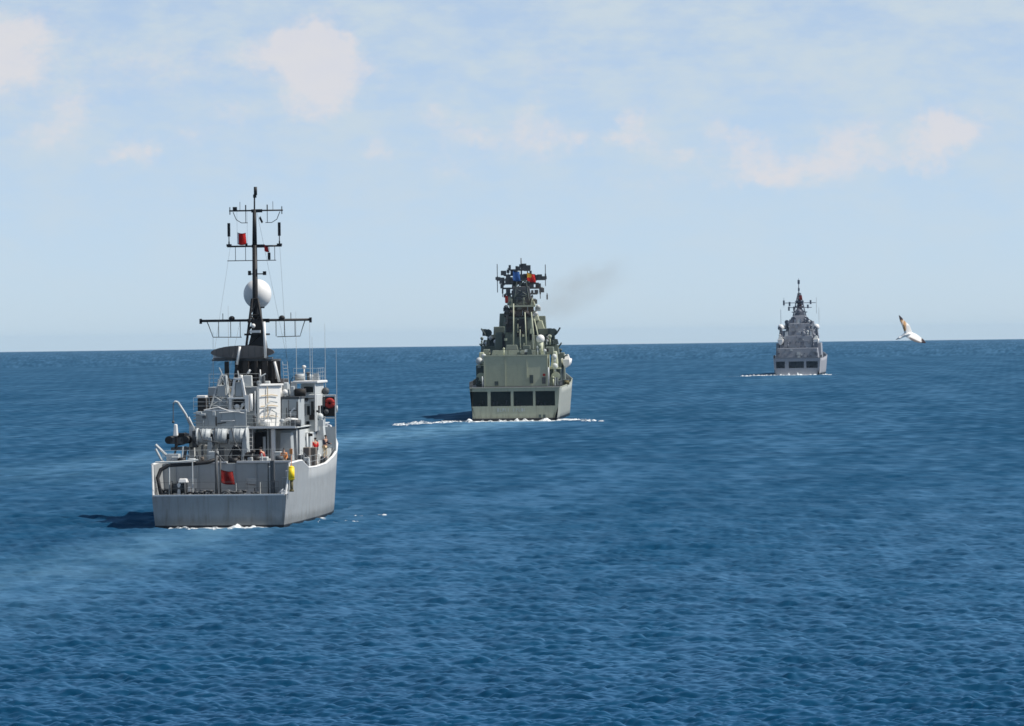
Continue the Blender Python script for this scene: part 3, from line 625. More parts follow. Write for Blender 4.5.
af = H.part('winch_frame', mb, 'white', None, .02)
mb = MB(); mb.box(-.75, -.1, 12.2, 13.2, 9.45, 10.6); H.part('housing', mb, 'grey', af, .1)
for b_ in ((-1.15, -.95, 11.95, 12.2, 8.3, 9.3), (.1, .4, 11.8, 12.2, 8.3, 9.6)):
    mb = MB(); mb.box(*b_); H.part('leg', mb, 'white', af)
mb = MB(); mb.box(-.95, .1, 12.3, 12.9, 8.4, 9.3); H.part('opening', mb, 'hole_shade', af)  # solid block under the frame, dark colour painted for shade
mb = MB(); mb.ball((-.55, 12.1, 8.7), .22); mb.cyl((-.3, 12.1, 8.5), (0, 12.1, 9.0), .09, n=8); mb.ball((-.1, 12.1, 8.85), .14); H.part('block', mb, 'white', af)
mb = MB(); mb.cyl((.55, 12.0, 8.4), (.55, 12.0, 9.7), .13, n=10); mb.cyl((.8, 12.4, 7.2), (.8, 12.4, 9.9), .05, n=6); H.part('vent_pipe', mb, 'white')
# port crane
cr = MB(); cr.box(-3.95, -3.5, 9.9, 10.4, 3.87, 7.3, (.05, .05, .05, .05)); cr.tube([(-3.75, 10.1, 7.2), (-4.15, 10.0, 8.2), (-4.72, 9.8, 9.15)], .09, 8); cr.tube([(-4.72, 9.8, 9.15), (-4.9, 9.75, 9.2), (-5.05, 9.7, 9.05)], .08, 8); cr.tube([(-3.5, 10.1, 7.0), (-3.95, 10.0, 8.0)], .08, 8)
crane = H.part('crane', cr, 'pale')
mb = MB(); mb.cyl((-5.05, 9.7, 9.05), (-5.05, 9.6, 7.7), .035, n=6); mb.ball((-5.05, 9.6, 7.65), .11); H.part('hook', mb, 'dark', crane)
mb = MB(); mb.slab([(-5.2, 3.9), (-5.05, 3.9), (-4.5, 5.9), (-4.6, 5.95)], 8.2, 8.4); mb.slab([(-4.3, 3.9), (-4.05, 3.9), (-3.75, 5.8), (-3.95, 5.85)], 8.2, 8.4); mb.box(-5.0, -3.6, 8.1, 10, 5.55, 5.75); H.part('boat_cradle', mb, 'dark')
mb = MB(); mb.tube([(-6.0, 7.2, 6.0), (-5.3, 7.3, 5.3), (-4.9, 7.4, 4.9)], .12, 6); mb.tube([(-5.85, 6.4, 5.7), (-5.35, 6.5, 4.7)], .10, 6); mb.tube([(-5.7, 7.2, 5.6), (-4.4, 7.3, 4.6)], .07, 6); mb.box(-5.0, -4.1, 6.2, 7.2, 3.87, 5.3); H.part('paravane_davit', mb, 'pale')
for (x, yy, z, w, h) in ((-4.6, 5.9, 3.87, .6, 1.25), (-3.3, 5.8, 3.87, .5, 1.1), (-1.9, 6.6, 3.87, .7, 1.6), (2.0, 6.6, 3.87, .6, 1.15), (2.9, 8, 3.87, .5, 1.5), (4.4, 9.5, 3.87, .5, 1.2), (4.5, 12.0, 3.87, .5, 1.7), (4.55, 15.5, 3.87, .45, 1.6)):
    mb = MB(); mb.box(x, x+w, yy, yy+.7, z, z+h); H.part('deck_box', mb, random.Random(int(x*10)).choice(['grey', 'pale', 'deck', 'dark']), None, .05)
mb = MB(); mb.cyl((1.1, 7.0, 3.87), (1.1, 7.0, 5.0), .2, n=10); mb.cyl((.7, 7.2, 4.9), (1.6, 6.6, 5.5), .12, n=8); mb.ball((1.1, 7, 5.1), .3); H.part('capstan', mb, 'soot')
for x in (-4.5, 4.45):
    for k in range(2):
        mb = MB(); mb.cyl((x, 24.6+k*1.6, 6.2), (x, 25.9+k*1.6, 6.2), .33, n=14); H.part('liferaft', mb, 'white')
# the small fittings that crowd her decks
rr = random.Random(77)
for (x0, x1, y0, y1, z, n) in ((-3.4, .2, 12.9, 14.4, 8.42, 7), (2.5, 3.9, 14.6, 17.4, 9.42, 4), (-3.1, 1.3, 14.8, 17.2, 10.22, 10), (.4, 4.0, 11.4, 12.6, 7.15, 6), (-4.9, 4.6, 5.9, 8.2, 3.88, 12), (3.95, 4.9, 9.5, 22, 3.98, 9), (-4.9, -3.8, 10.8, 18, 3.88, 6), (3.0, 4.5, 19.5, 23, 10.58, 4)):
    for _ in range(n):
        x, yy = rr.uniform(x0, x1), rr.uniform(y0, y1); k = rr.random(); mt = rr.choice(['pale', 'grey', 'white', 'dark', 'soot', 'grey', 'dark'])
        mb = MB()
        if k < .3: h = rr.uniform(.4, 1.1); mb.cyl((x, yy, z), (x, yy, z+h), rr.uniform(.05, .12), n=8); mb.ball((x, yy, z+h), rr.uniform(.12, .22), .7, n=10); H.part('ventilator', mb, mt)
        elif k < .6: w = rr.uniform(.15, .4); mb.box(x-w, x+w, yy, yy+.5, z, z+rr.uniform(.3, .9), (.04, .04, .04, .04)); H.part('deck_box', mb, mt, None, .04)
        elif k < .8: w = rr.uniform(.2, .3); mb.cyl((x-w*1.4, yy, z+w), (x+w*1.4, yy, z+w), w, n=12); H.part('canister', mb, mt)
        else: mb.tube([(x, yy, z), (x, yy, z+rr.uniform(.5, 1.2)), (x+rr.uniform(-.4, .4), yy, z+rr.uniform(.9, 1.5))], .05, 6); H.part('pipe', mb, mt)
# pipes, cable trays, hose boxes and hand rails over her after faces
rr = random.Random(5)
for (x0, x1, y, z0, z1, n) in ((-3.5, -.5, 10.55, 3.9, 6.9, 9), (.7, 3.8, 14.5, 3.9, 6.7, 9), (-3.5, .3, 10.8, 7.3, 8.4, 9), (-3.1, 1.2, 14.5, 8.5, 10.2, 12), (2.55, 3.8, 14.35, 7.2, 9.2, 6), (3.3, 4.3, 17.4, 4.0, 6.5, 5), (3.1, 4.5, 19.25, 6.7, 9.4, 8), (-4.9, 4.8, 4.8, 1.6, 4.5, 14)):
    for _ in range(n):
        mb = MB(); x = rr.uniform(x0, x1); z = rr.uniform(z0, z1); mt = rr.choice(['white', 'pale', 'pale', 'dark', 'soot', 'grey', 'black'])
        k = rr.random()
        if k < .35: mb.cyl((x, y, z0), (x, y, z0+(z1-z0)*rr.uniform(.5, 1)), rr.uniform(.025, .06), n=6); H.part('pipe', mb, mt)
        elif k < .55: mb.cyl((x, y, z), (min(x1, x+rr.uniform(.5, 1.6)), y, z+rr.uniform(-.1, .1)), rr.uniform(.02, .05), n=6); H.part('cable_tray', mb, mt)
        elif k < .85: w = rr.uniform(.08, .26); h = rr.uniform(.12, .5); mb.box(x-w, x+w, y-.12, y+.03, z, min(z1, z+h)); H.part('hose_box', mb, mt, None, .02)
        else: mb.ring((x, y, z), rr.uniform(.12, .22), .03, n=14, m=5); H.part('cable_coil', mb, rr.choice(['black', 'tan', 'dark']))
for (pts_, z) in (([(-3.7, 10.9), (.35, 10.9)], 8.5), ([(.1, 11.15), (4.05, 11.15)], 7.2), ([(-3.1, 14.6), (.8, 14.6)], 10.25), ([(2.8, 18.95), (4.65, 18.95), (4.65, 23)], 10.58)):
    mb = MB(); mb.rail([(a_, b_, z) for a_, b_ in pts_], .95, 3, 1.1, .011); H.part('hand_rail', mb, 'pale')
for (p, q) in (((-2.2, 14.4, 7.3), (-2.2, 14.2, 10.2)), ((.6, 10.9, 3.9), (.6, 11.1, 7.0)), ((2.55, 17.3, 9.4), (2.4, 17.3, 12.1)), ((3.15, 19.1, 6.7), (3.15, 19.1, 10.3))):
    mb = MB(); p, q = Vector(p), Vector(q)
    for dx in (-.18, .18): mb.cyl(p+Vector((dx, 0, 0)), q+Vector((dx, 0, 0)), .018, n=5)
    for k in range(1, 10): c_ = p.lerp(q, k/10); mb.cyl(c_-Vector((.18, 0, 0)), c_+Vector((.18, 0, 0)), .02, n=5)
    H.part('ladder', mb, 'white')
# ropes and gear heaped along the open stern and the quarterdeck
rr = random.Random(44)
for k in range(22):
    x = rr.uniform(-4.9, 4.0); yy = rr.uniform(5.6, 8.0); w = rr.uniform(.12, .38); h = rr.uniform(.7, 2.0)
    mb = MB()
    if k % 3 == 0: mb.tube([(x, yy, 3.88), (x+rr.uniform(-.2, .2), yy, 3.88+h*.6), (x+rr.uniform(-.5, .5), yy, 3.88+h)], .06, 6); H.part('stanchion', mb, rr.choice(['dark', 'pale', 'black']))
    elif k % 3 == 1: mb.cyl((x-w, yy, 4.1+h*.4), (x+w, yy, 4.1+h*.4), w*.8, n=12); mb.box(x-w*.6, x+w*.6, yy-.1, yy+.1, 3.88, 4.1+h*.4); H.part('hose_reel', mb, rr.choice(['dark', 'soot', 'black', 'grey']))
    else: mb.box(x-w, x+w, yy, yy+.5, 3.88, 3.88+h*.7, (.05, .05, .05, .05)); H.part('deck_box', mb, rr.choice(['dark', 'pale', 'grey', 'soot', 'deck']), None, .04)
rr = random.Random(8)
for k in range(9):
    x = -4.0+k*.85+rr.uniform(-.2, .2)
    mb = MB(); mb.ring((x, .75+rr.random()*.5, 2.2+rr.random()*.25), rr.uniform(.22, .38), .08, axis=rr.choice('yz'), n=16, m=6); H.part('rope_coil', mb, rr.choice(['black', 'dark', 'tan', 'black']))
# mast: sooty base house with gallery, then the black pole and its yards
mb = MB(); mb.box(-1.9, 1.5, 18.3, 21.5, 10.22, 12.15, (.25, .15, .1, .1)); mb.box(-2.5, 2.1, 17.5, 21.6, 10.22, 10.75, (.1, .1, .1, .1))
mbase = H.part('mast_house', mb, 'soot', None, .05)
for x, w in ((-2.2, .16), (-1.45, .1), (-.7, .22), (.1, .1), (.8, .2), (1.45, .12), (1.9, .1)):
    mb = MB(); mb.box(x-w, x+w, 17.4, 17.7, 10.3, 12.15); H.part('column', mb, 'black' if x < -1 or x > 1.6 else 'soot', mbase)
for x in (-.75, 1.1):
    mb = MB(); mb.box(x, x+.3, 18.1, 18.28, 10.85, 11.85); H.part('louvre', mb, 'hole_shade', mbase)
for (p, q, r, n_) in (((1.95, 17.2, 10.5), (1.6, 17.2, 12.1), .1, 'ladder'), ((-1.35, 17.2, 11.9), (-1.1, 17.2, 13.3), .1, 'ladder'), ((.9, 17.2, 12.4), (.82, 17.2, 15.2), .11, 'pipe'), ((-.5, 17.2, 11.2), (-.3, 17.2, 11.5), .1, 'lamp'), ((-1.05, 17.2, 10.7), (-1.0, 17.2, 11.1), .16, 'lamp'), ((.5, 17.3, 10.3), (.45, 17.3, 11.5), .05, 'pipe')):
    mb = MB(); mb.cyl(p, q, r, n=8); H.part(n_, mb, 'white', mbase)
pts = [(1.75*math.cos(t), 19.4+1.5*math.sin(t)) for t in [2*math.pi*k/18 for k in range(18)]]
mb = MB(); mb.prism([(p[0]*1.02, p[1]) for p in pts], 12.16, 12.3); mb.prism([(-2.45+1.15*math.cos(t), 18.9+1.2*math.sin(t)) for t in [2*math.pi*k/14 for k in range(14)]], 12.18, 12.32)
gal = H.part('gallery', mb, 'dark', mbase)
mb = MB(); mb.box(-.75, .65, 18.6, 20.4, 12.31, 13.3, (.15, .15, .1, .1)); mb.cyl((-1.0, 18.2, 12.31), (-1.0, 18.2, 12.7), .3, n=12); H.part('pedestal', mb, 'soot', gal)
ell = [2*math.pi*k/26 for k in range(26)]
mb = MB(); mb.slab([(-1.0+2.5*math.cos(t), 12.82+.56*math.sin(t)*(1 if math.sin(t) > 0 else .75)) for t in ell], 17.75, 18.0); mb.box(-3.3, 1.3, 17.9, 18.5, 12.34, 12.44); radar = H.part('radar_antenna', mb, 'radar', gal)
for k in range(9):
    mb = MB(); x = -3.0+k*.5; h = .5*math.sqrt(max(.05, 1-((x+1)/2.5)**2)); mb.box(x-.02, x+.02, 17.70, 17.748, 12.82-h*.7, 12.82+h); H.part('antenna_rib', mb, 'dark', gal)
mb = MB(); mb.prism([(-2.45+1.1*math.cos(t), 18.9+1.0*math.sin(t)) for t in [2*math.pi*k/14 for k in range(14)]], 12.33, 12.95, .8); H.part('drum', mb, 'grey', gal)
mast = bpy.data.objects.new('mast', None); COL.objects.link(mast); mast.parent = H.root
mb = MB(); mb.lattice([(-.85, 18.7, 13.2), (.75, 18.7, 13.2), (0, 20.6, 13.2)], [(-.5, 19.8, 17.0), (-.06, 19.8, 17.0), (-.28, 20.2, 17.0)], .06, 3, r_leg=.11); mb.box(-.7, .6, 18.8, 20.2, 13.3, 14.2, (.2, .2, .2, .2)); mb.box(-1.0, .8, 18.8, 20.2, 14.15, 14.3); mb.box(-.45, .35, 19, 20, 14.3, 15.4); H.part('tripod', mb, 'black', mast)
mb = MB(); mb.cyl((-.3, 20, 13), (-.28, 20, 21.2), .24, .19, n=12); mb.cyl((-.28, 20, 21.2), (-.26, 20, 24.0), .19, .14, n=12); mb.cyl((-.26, 20, 24), (-.24, 20, 25.2), .06, n=8); H.part('pole', mb, 'black', mast)
mb = MB(); mb.box(-.34, -.1, 19.9, 20.1, 24.9, 25.15); mb.cyl((-.16, 20, 25.1), (-.16, 20, 25.75), .13, n=10); H.part('masthead_lamp', mb, 'black', mast)
mb = MB(); mb.box(-.55, .3, 18.6, 18.75, 14.35, 14.55); mb.ball((-.25, 18.6, 14.9), .17); H.part('lamp', mb, 'white', mast)
def yard(z, x0, x1, r, extras, lab=None):
    mb = MB(); mb.cyl((x0, 20, z), (x1, 20, z), r, n=8); extras(mb); return H.part('yard', mb, 'black', mast)
def low_yard(mb):
    for sg, xe in ((-1, -4.62), (1, 4.05)):
        mb.box(xe-.09, xe+.09, 19.9, 20.1, 15.1, 15.5)
        k = abs(xe)/4.6
        mb.tube([(sg*4.1*k, 20, 15.25), (sg*3.95*k, 20, 14.9), (sg*3.65*k, 20, 14.05), (sg*1.4, 20, 14.02)], .035, 6)
        for x in (3.2, 2.25, 1.5): mb.cyl((sg*x*k, 20, 15.3), (sg*x*k, 20, 14.05), .03, n=5)
        mb.ball((sg*2.1*k-.05, 20, 15.5), .24, .8); mb.cyl((sg*2.85*k, 20, 15.3), (sg*2.85*k, 20, 15.9), .03, n=5)
    mb.box(-.9, .8, 19.85, 20.15, 15.15, 15.45)
yard(15.33, -4.65, 4.08, .10, low_yard)
def mid_yard(mb):
    for x in (-2.3, 1.68):
        mb.cyl((x, 20, 21.1), (x, 20, 21.5), .06, n=6); mb.box(x-.10, x+.10, 19.9, 20.1, 21.9, 22.95); mb.cyl((x, 20, 21.4), (x, 20, 22.0), .04, n=6); mb.box(x-.18, x+.18, 19.8, 20.2, 21.12, 21.3)
    mb.cyl((-2.45, 20, 20.0), (1.4, 20, 20.0), .035, n=6)
    for x in (-1.8, -1.0, .85, 1.3): mb.cyl((x, 20, 20.0), (x, 20, 21.1), .025, n=5)
    mb.box(-1.0, -.85, 19.9, 20.1, 21.1, 21.35); mb.box(-.5, .5, 19.88, 20.12, 21.0, 21.25); mb.box(.75, .95, 19.9, 20.1, 20.05, 20.6)
    mb.cyl((-.75, 20, 18.95), (.55, 20, 18.95), .05, n=6); mb.box(-.82, -.6, 19.9, 20.1, 18.85, 19.2); mb.box(.35, .6, 19.9, 20.1, 18.85, 19.15)
yard(21.12, -2.45, 1.85, .07, mid_yard)
def top_yard(mb):
    for sg in (-1, 1):
        mb.tube([(sg*1.85-.1, 20, 23.8), (sg*1.6-.1, 20, 23.2), (sg*1.2-.1, 20, 22.95), (sg*.7-.1, 20, 22.95)], .03, 6)
        mb.cyl((sg*.85-.1, 20, 23.9), (sg*.85-.1, 20, 24.35), .05, n=6); mb.cyl((sg*.85-.1, 20, 22.95), (sg*.85-.1, 20, 23.85), .028, n=5); mb.cyl((sg*2.05-.15, 20, 23.6), (sg*2.05-.15, 20, 24.2), .04, n=6); mb.cyl((sg*1.3-.1, 20, 23.85), (sg*1.3-.1, 20, 24.6), .02, n=5)
    mb.box(-1.95, -1.65, 19.85, 20.15, 23.95, 24.2); mb.box(-.5, .35, 19.9, 20.1, 23.75, 24.0); mb.slab([(.1, 23.3), (.3, 22.9), (.4, 23.0), (.2, 23.45)], 19.9, 20.1)
yard(23.9, -2.25, 1.98, .06, top_yard)
mb = MB(); mb.ball((-.42, 22, 17.4), 1.1, 1.06, n=32); rd = H.part('radome', mb, 'white', mast)
mb = MB(); mb.cyl((-.3, 22, 14.9), (-.42, 22, 16.5), .28, n=14); mb.cyl((-.42, 22, 16.28), (-.42, 22, 16.45), .55, n=16); mb.cyl((.0, 20.1, 15.6), (-.1, 22, 15.0), .12, n=8); H.part('mount', mb, 'black', rd)
for (x, yy, z0, z1) in ((2.3, 24, 10.5, 16), (3.1, 26, 10.5, 15.2), (4.6, 24, 9.3, 15), (5.2, 26, 8, 13), (-4.0, 22, 7, 14.5), (-3.1, 24, 10, 16.5), (4.0, 21, 10.5, 14)):
    mb = MB(); mb.cyl((x, yy, z0), (x, yy, z1), .028, .012, n=6); mb.cyl((x, yy, z0-.05), (x, yy, z0+.5), .07, n=8); H.part('whip_antenna', mb, 'pale')
mb = MB()
for p, q in (((-.1, 20, 24), (-.5, 44, 7.2)), ((-2.2, 20, 21.1), (-3.3, 14, 8.5)), ((1.7, 20, 21.1), (2.9, 16, 9.4)), ((-1.5, 20, 15.3), (-1.9, 15, 10)), ((-1.65, 20, 23.9), (-1.65, 20, 21.1)), ((-.85, 20, 23.9), (-.85, 20, 21.1))):
    mb.cyl(p, q, .008, n=4)
H.part('rigging', mb, 'dark')

# things aboard the near ship
flag('flag', H.world(-1.62, 19.95, 21.3), .78, .92, 'red', 'bright red signal flag with a white edge high on the black mast', turn=.55, sway=.10, slant=.08, band=lambda u, v: u < .1)
flag('ensign', H.world(.0, .95, 3.3), 1.05, .98, 'dred', 'dark red ensign hanging over the open stern deck of the grey minehunter', turn=.45, sway=.22, slant=.22)
flag('pennant', H.world(.5, 19.9, 20.75), .35, .5, 'red', 'tiny red pennant below the middle yard of the black mast', turn=.5, sway=.06, slant=.3)
b = H.thing('buoy', (5.3, .62, 2.6), 'yellow topped marker buoy standing on the sunlit stern corner of the grey minehunter', 'buoy')
mb = MB(); mb.cyl((0, 0, .9), (0, 0, 1.75), .24, .22, n=16); mb.ball((0, 0, 1.75), .22, .7); mb.ball((0, 0, .95), .24, .6); mb.build('float', M['yellow'], b)
mb = MB(); mb.cyl((0, 0, 0), (0, 0, .9), .11, .13, n=10); mb.cyl((0, 0, 0), (0, 0, .15), .17, n=12); mb.build('stem', M['olive'], b)
mb = MB(); mb.cyl((0, 0, 1.85), (0, 0, 3.2), .03, n=6); mb.box(-.12, .1, -.04, .04, 2.75, 3.15); mb.build('staff', M['orange'], b)
t = H.thing('inflatable_boat', (-4.55, 8.2, 5.76), 'black inflatable boat on its cradle under the small crane of the grey minehunter', 'boat')
mb = MB(); mb.tube([(-.62, 0, .55), (-.62, 2.2, .55), (-.5, 3.2, .62), (0, 3.8, .75), (.5, 3.2, .62), (.62, 2.2, .55), (.62, 0, .55)], .30, 12); mb.build('tube', M['rubber'], t)
mb = MB(); mb.slab([(-.4, .45), (0, .12), (.4, .45), (.4, .55), (-.4, .55)], .1, 3.2); mb.box(-.5, .5, .0, .08, .25, .75); mb.build('floor', M['dark'], t)
mb = MB(); mb.box(-.22, .12, -.35, .1, .85, 1.75, (.05, .05, .08, .05)); mo = mb.build('outboard_motor', M['white'], t, .06)
mb = MB(); mb.box(-.12, .05, -.25, .0, -.1, .86); mb.build('leg', M['black'], mo)
mb = MB(); mb.box(-.3, .4, 1.2, 1.7, .6, 1.05); mb.build('seat', M['black'], t, .04)
person(H, (4.5, 18.6, 4.35), 'sailor in a bright red jacket on the sunlit side deck of the grey minehunter', 'sailors on the grey minehunter', 'red', 'navy', turn=.6, arm=.5)
person(H, (5.0, 20.4, 4.5), 'sailor in a black jacket and tan trousers at the rail of the grey minehunter', 'sailors on the grey minehunter', 'navy', 'tan', turn=-2.2, lean=.08, arm=1.)
person(H, (3.85, 6.6, 3.87), 'sailor in an orange vest standing behind the yellow buoy on the grey minehunter', 'sailors on the grey minehunter', 'orange', 'tan', turn=2.9, arm=.3)
person(H, (1.95, 9.4, 3.87), 'sailor in a dull dark red jacket bending at the capstan of the grey minehunter', 'sailors on the grey minehunter', 'dred', 'navy', turn=1.2, lean=.35, arm=.8)

# ------------------------------------------------------------------ frigates: shared hull with an open mooring deck in the transom
def frigate_hull(V, hw, hd, deck, length, beam, openings, hull_mat, stern_mat, deck_w):
    st = [(0, hw, hd, deck, deck), (8, hw+.25, hd+.25, deck, deck-.02), (25, hw+.9, (hd+beam)/2, deck+.05, deck), (45, beam-.35, beam, deck+.4, deck), (60, beam-.6, beam, deck+.8, deck+.3), (78, beam*.68, beam*.85, deck+1.6, deck+1.2),
          (95, beam*.32, beam*.55, deck+2.6, deck+2.2), (110, beam*.06, beam*.16, deck+3.6, deck+3.2), (114, .03, .12, deck+4, deck+3.5)]
    bm, sides = hull_mesh(st, None, .12)
    mb = MB(); mb.bm.free(); mb.bm = bm
    h = V.part('hull', mb, hull_mat)
    side = lambda z: hw*(.86+.14*(z+1.3)/1.3) if z < 0 else hw+(hd-hw)*((z/deck)**.8)
    mb = MB(); rect_holes(mb.bm, -hw, hw, -1.3, deck, 0., openings, lambda z: -side(z), lambda z: side(z))
    tr = V.part('transom', mb, stern_mat, h)
    mb = MB(); mb.box(-hd+.4, hd-.4, 3.2, 3.3, 1.6, deck-.3); mb.box(-hd+.4, hd-.4, .3, 3.2, openings[0][2]-.35, openings[0][2]-.25)
    md = V.part('mooring_deck', mb, 'green_dark' if V.y < 1000 else 'hazed_dark', h)
    for (a, b, c, d_) in openings:
        mb = MB(); rr = random.Random(int(a*7)); x = a+.4
        while x < b-.3: mb.cyl((x, 1.2+rr.random(), c-.3), (x, 1.4, c-.3+rr.uniform(.4, 1.3)), rr.uniform(.07, .2), n=8); x += rr.uniform(.5, 1.1)
        V.part('bollard', mb, 'dark', md)
    mb = MB(); mb.prism([(-hd+.1, .05), (hd-.1, .05), (beam-.15, 45), (beam-.15, 60), (beam*.5, 94), (.1, 113), (-.1, 113), (-beam*.5, 94), (-beam+.15, 60), (-beam+.15, 45)], deck-.25, deck-.03)
    V.part('deck', mb, 'dark')
    mb = MB(); mb.box(-hd, hd, -.06, .25, deck-.02, deck+.08)
    for sg in (-1, 1): mb.tube([(sg*(s_[2]-.05), s_[0], s_[3]+.03) for s_ in st[:6]], .09, 6)
    V.part('deck_edge', mb, stern_mat, h)
    for x0 in (-hd, hd):
        mb = MB(); mb.rail([(x0, .3, deck+.05), (x0*1.02, 20, deck+.05)], 1., 2, 2.2, .03); V.part('deck_railing', mb, 'dark')
    return h, tr

F = Vessel('frigate', 'frigate', 'broad greenish grey frigate with four dark openings across its stern', 'ship', 'warships steaming in column')
fh, ftr = frigate_hull(F, 6.85, 7.38, 5.4, 114, 8.75, [(-6.95, -4.45, 2.45, 4.85), (-3.95, -.65, 2.45, 4.85), (-.2, 3.0, 2.45, 4.85), (3.4, 6.6, 2.45, 4.85)], 'green_hull', 'green_stern', 7.3)
# the name across the stern, worn too faint to read
mb = MB(); rr = random.Random(4); x = -2.9
while x < 1.9:
    if not -.75 < x < -.35:
        mb.box(x, x+.09, -.03, -.004, 1.55, 2.1)
        if rr.random() < .7: mb.box(x+.1, x+.3, -.03, -.004, rr.choice((1.55, 1.78, 2.01)), rr.choice((1.64, 1.87, 2.1)))
    x += .44
bpy_name = F.part('stern_lettering', mb, paint('faded_lettering', (.36, .39, .37), .6, .2, .1), ftr)
for x in (3.9, 4.6):
    mb = MB(); mb.box(x, x+.4, -.05, .05, .5, 1.0); F.part('scupper', mb, 'green_dark', ftr)
mb = MB(); mb.box(-5.6, 5.0, 22, 46, 5.4, 10.65); hg = F.part('hangar', mb, 'green', None, .06)
mb = MB()
for x in (-5.65, -2.1, 1.55, 5.0): mb.box(x-.07, x+.07, 21.9, 22.0, 5.4, 10.6)
mb.box(-5.7, 5.1, 21.86, 22.1, 10.5, 10.72); F.part('door_frame', mb, 'green', hg)
mb = MB()
for k in range(12): mb.box(-5.3, 1.3, 21.96, 21.985, 5.7+k*.38, 5.72+k*.38)
F.part('roller_door_rib', mb, 'green', hg)
for (x0, x1, z0, z1, m_) in ((2.0, 2.6, 5.9, 7.3, 'green_dark'), (-3.9, -3.3, 5.6, 6.3, 'green_dark'), (4.1, 4.7, 5.8, 6.9, 'dark'), (4.25, 4.65, 7.1, 7.5, 'dred')):
    mb = MB(); mb.box(x0, x1, 21.85, 21.97, z0, z1); F.part('hatch' if z1 < 7 else 'door', mb, m_, hg)
mb = MB(); mb.cyl((5.25, 19, 5.4), (5.25, 19, 8.6), .13, n=8); mb.cyl((-5.9, 19, 5.4), (-5.9, 19, 7.2), .08, n=8); F.part('deck_post', mb, 'pale')
# side galleries with liferafts and alcoves
for sg in (-1, 1):
    xi, xo = (5.05, 7.2) if sg > 0 else (-5.65, -7.2)
    a, b = sorted((xi, xo))
    mb = MB(); mb.box(a, b, 27, 50, 5.45, 8.9 if sg < 0 else 8.2); mb.box(a, b, 25, 26.9, 5.45, 5.9); ga = F.part('side_gallery', mb, 'green_dark', None, .05)
    mb = MB(); mb.cyl((sg*6.35, 25.2, 7.0), (sg*6.35, 26.8, 7.0), .75, n=16); mb.box(a+.15, b-.15, 26.5, 26.98, 5.9, 6.3); F.part('boat_stowage', mb, 'green', ga)
    mb = MB(); mb.box(a, b, 26.5, 50, 8.92 if sg < 0 else 8.22, 9.05 if sg < 0 else 8.36); F.part('gallery_deck', mb, 'green', ga)
    for (x, y, z, r) in ([(-6.65, 27, 9.7, .6), (-5.9, 28.5, 10.5, .42)] if sg < 0 else [(6.1, 27, 10.3, .45), (6.2, 26.8, 8.7, .5)]):
        mb = MB(); mb.ball((x, y, z), r, 1.1); mb.cyl((x, y, z-r-.5), (x, y, z-r*.6), r*.5, n=10); F.part('satellite_dome', mb, 'pale')
mb = MB(); mb.box(5.4, 6.7, 28, 40, 8.4, 11.2, (.5, .3, .2, .2)); mb.box(-6.9, -5.7, 29, 40, 9.1, 11.2, (.2, .3, .2, .2)); F.part('deck_locker', mb, 'green', None, .08)
# boat in its davit on the starboard side, hull lit by the sun
dv = MB(); dv.tube([(6.9, 34, 5.6), (7.2, 34, 8.0), (7.7, 34, 10.3), (8.3, 34, 10.6)], .16, 8); dv.tube([(6.9, 40, 5.6), (7.2, 40, 8.0), (7.7, 40, 10.3), (8.3, 40, 10.6)], .16, 8); dv.box(7.3, 8.4, 33, 42, 5.5, 6.3); dv.box(6.6, 7.4, 35, 40, 5.5, 8.4)
F.part('davit', dv, 'green_dark')
mb = MB(); mb.box(7.9, 8.6, 30, 31.2, 5.5, 6.2); mb.cyl((7.7, 29, 5.9), (8.5, 29, 5.9), .35, n=10); F.part('deck_stowage', mb, 'olive', None, .05)
bt = F.thing('launch', (8.05, 33, 8.9), 'white launch slung high in the davit of the greenish grey frigate', 'boat')
mb = MB(); bm = mb.bm; secs = []
for (y, w, h) in ((0, .55, .9), (1.5, .85, 1.0), (4.5, .95, 1.0), (6.5, .65, 1.1), (7.8, .06, 1.25)):
    secs.append([bm.verts.new((w*c, y, -.55+ (h+.55)*zz)) for c, zz in ((-1, 1), (-.92, .55), (-.6, .2), (0, 0), (.6, .2), (.92, .55), (1, 1))])
for a, b in zip(secs, secs[1:]):
    for i in range(6): bm.faces.new((a[i], a[i+1], b[i+1], b[i])).smooth = True
bm.faces.new(secs[0]); 
for a, b in zip(secs, secs[1:]): bm.faces.new((a[0], b[0], b[6], a[6]))
mb.build('hull', M['white'], bt)
mb = MB(); mb.box(-.6, .6, 1.6, 4.6, 1.0, 1.75, (.3, .2, .3, .5)); mb.build('cuddy', M['white'], bt, .06)
# superstructure: stepped blocks forward of the hangar, director towers either side, funnel, mast
mb = MB(); mb.box(-4.7, 4.3, 31, 70, 10.66, 11.5, (.2, .2, .3, 0)); mb.box(-4.0, 4.0, 46, 74, 5.4, 14.0); F.part('superstructure', mb, 'green_shadow', None, .06)
for (x0, x1, y0, y1, z0, z1) in ((-7.0, -2.8, 44, 50, 10.6, 12.2), (2.5, 6.7, 44, 50, 10.6, 12.3), (-7.7, -5.7, 52, 62, 5.5, 10.4), (5.0, 7.6, 52, 62, 5.5, 10.9), (-4.4, -2.8, 42, 46, 11.5, 14.6), (2.45, 4.2, 42, 46, 11.5, 14.0), (-4.9, -2.7, 48, 53, 12.0, 15.6), (2.9, 5.3, 48, 53, 12.0, 15.2), (-3.9, -2.4, 50.5, 54, 15.4, 17.9), (2.2, 4.4, 50.5, 54, 15.0, 17.4), (-6.3, -5.0, 33, 40, 10.7, 11.7), (4.4, 6.0, 33, 40, 10.7, 12.0)):
    mb = MB(); mb.box(x0, x1, y0, y1, z0, z1, (.15, .15, .15, .1)); F.part('deckhouse', mb, 'green_shadow', None, .08)
rr = random.Random(31)
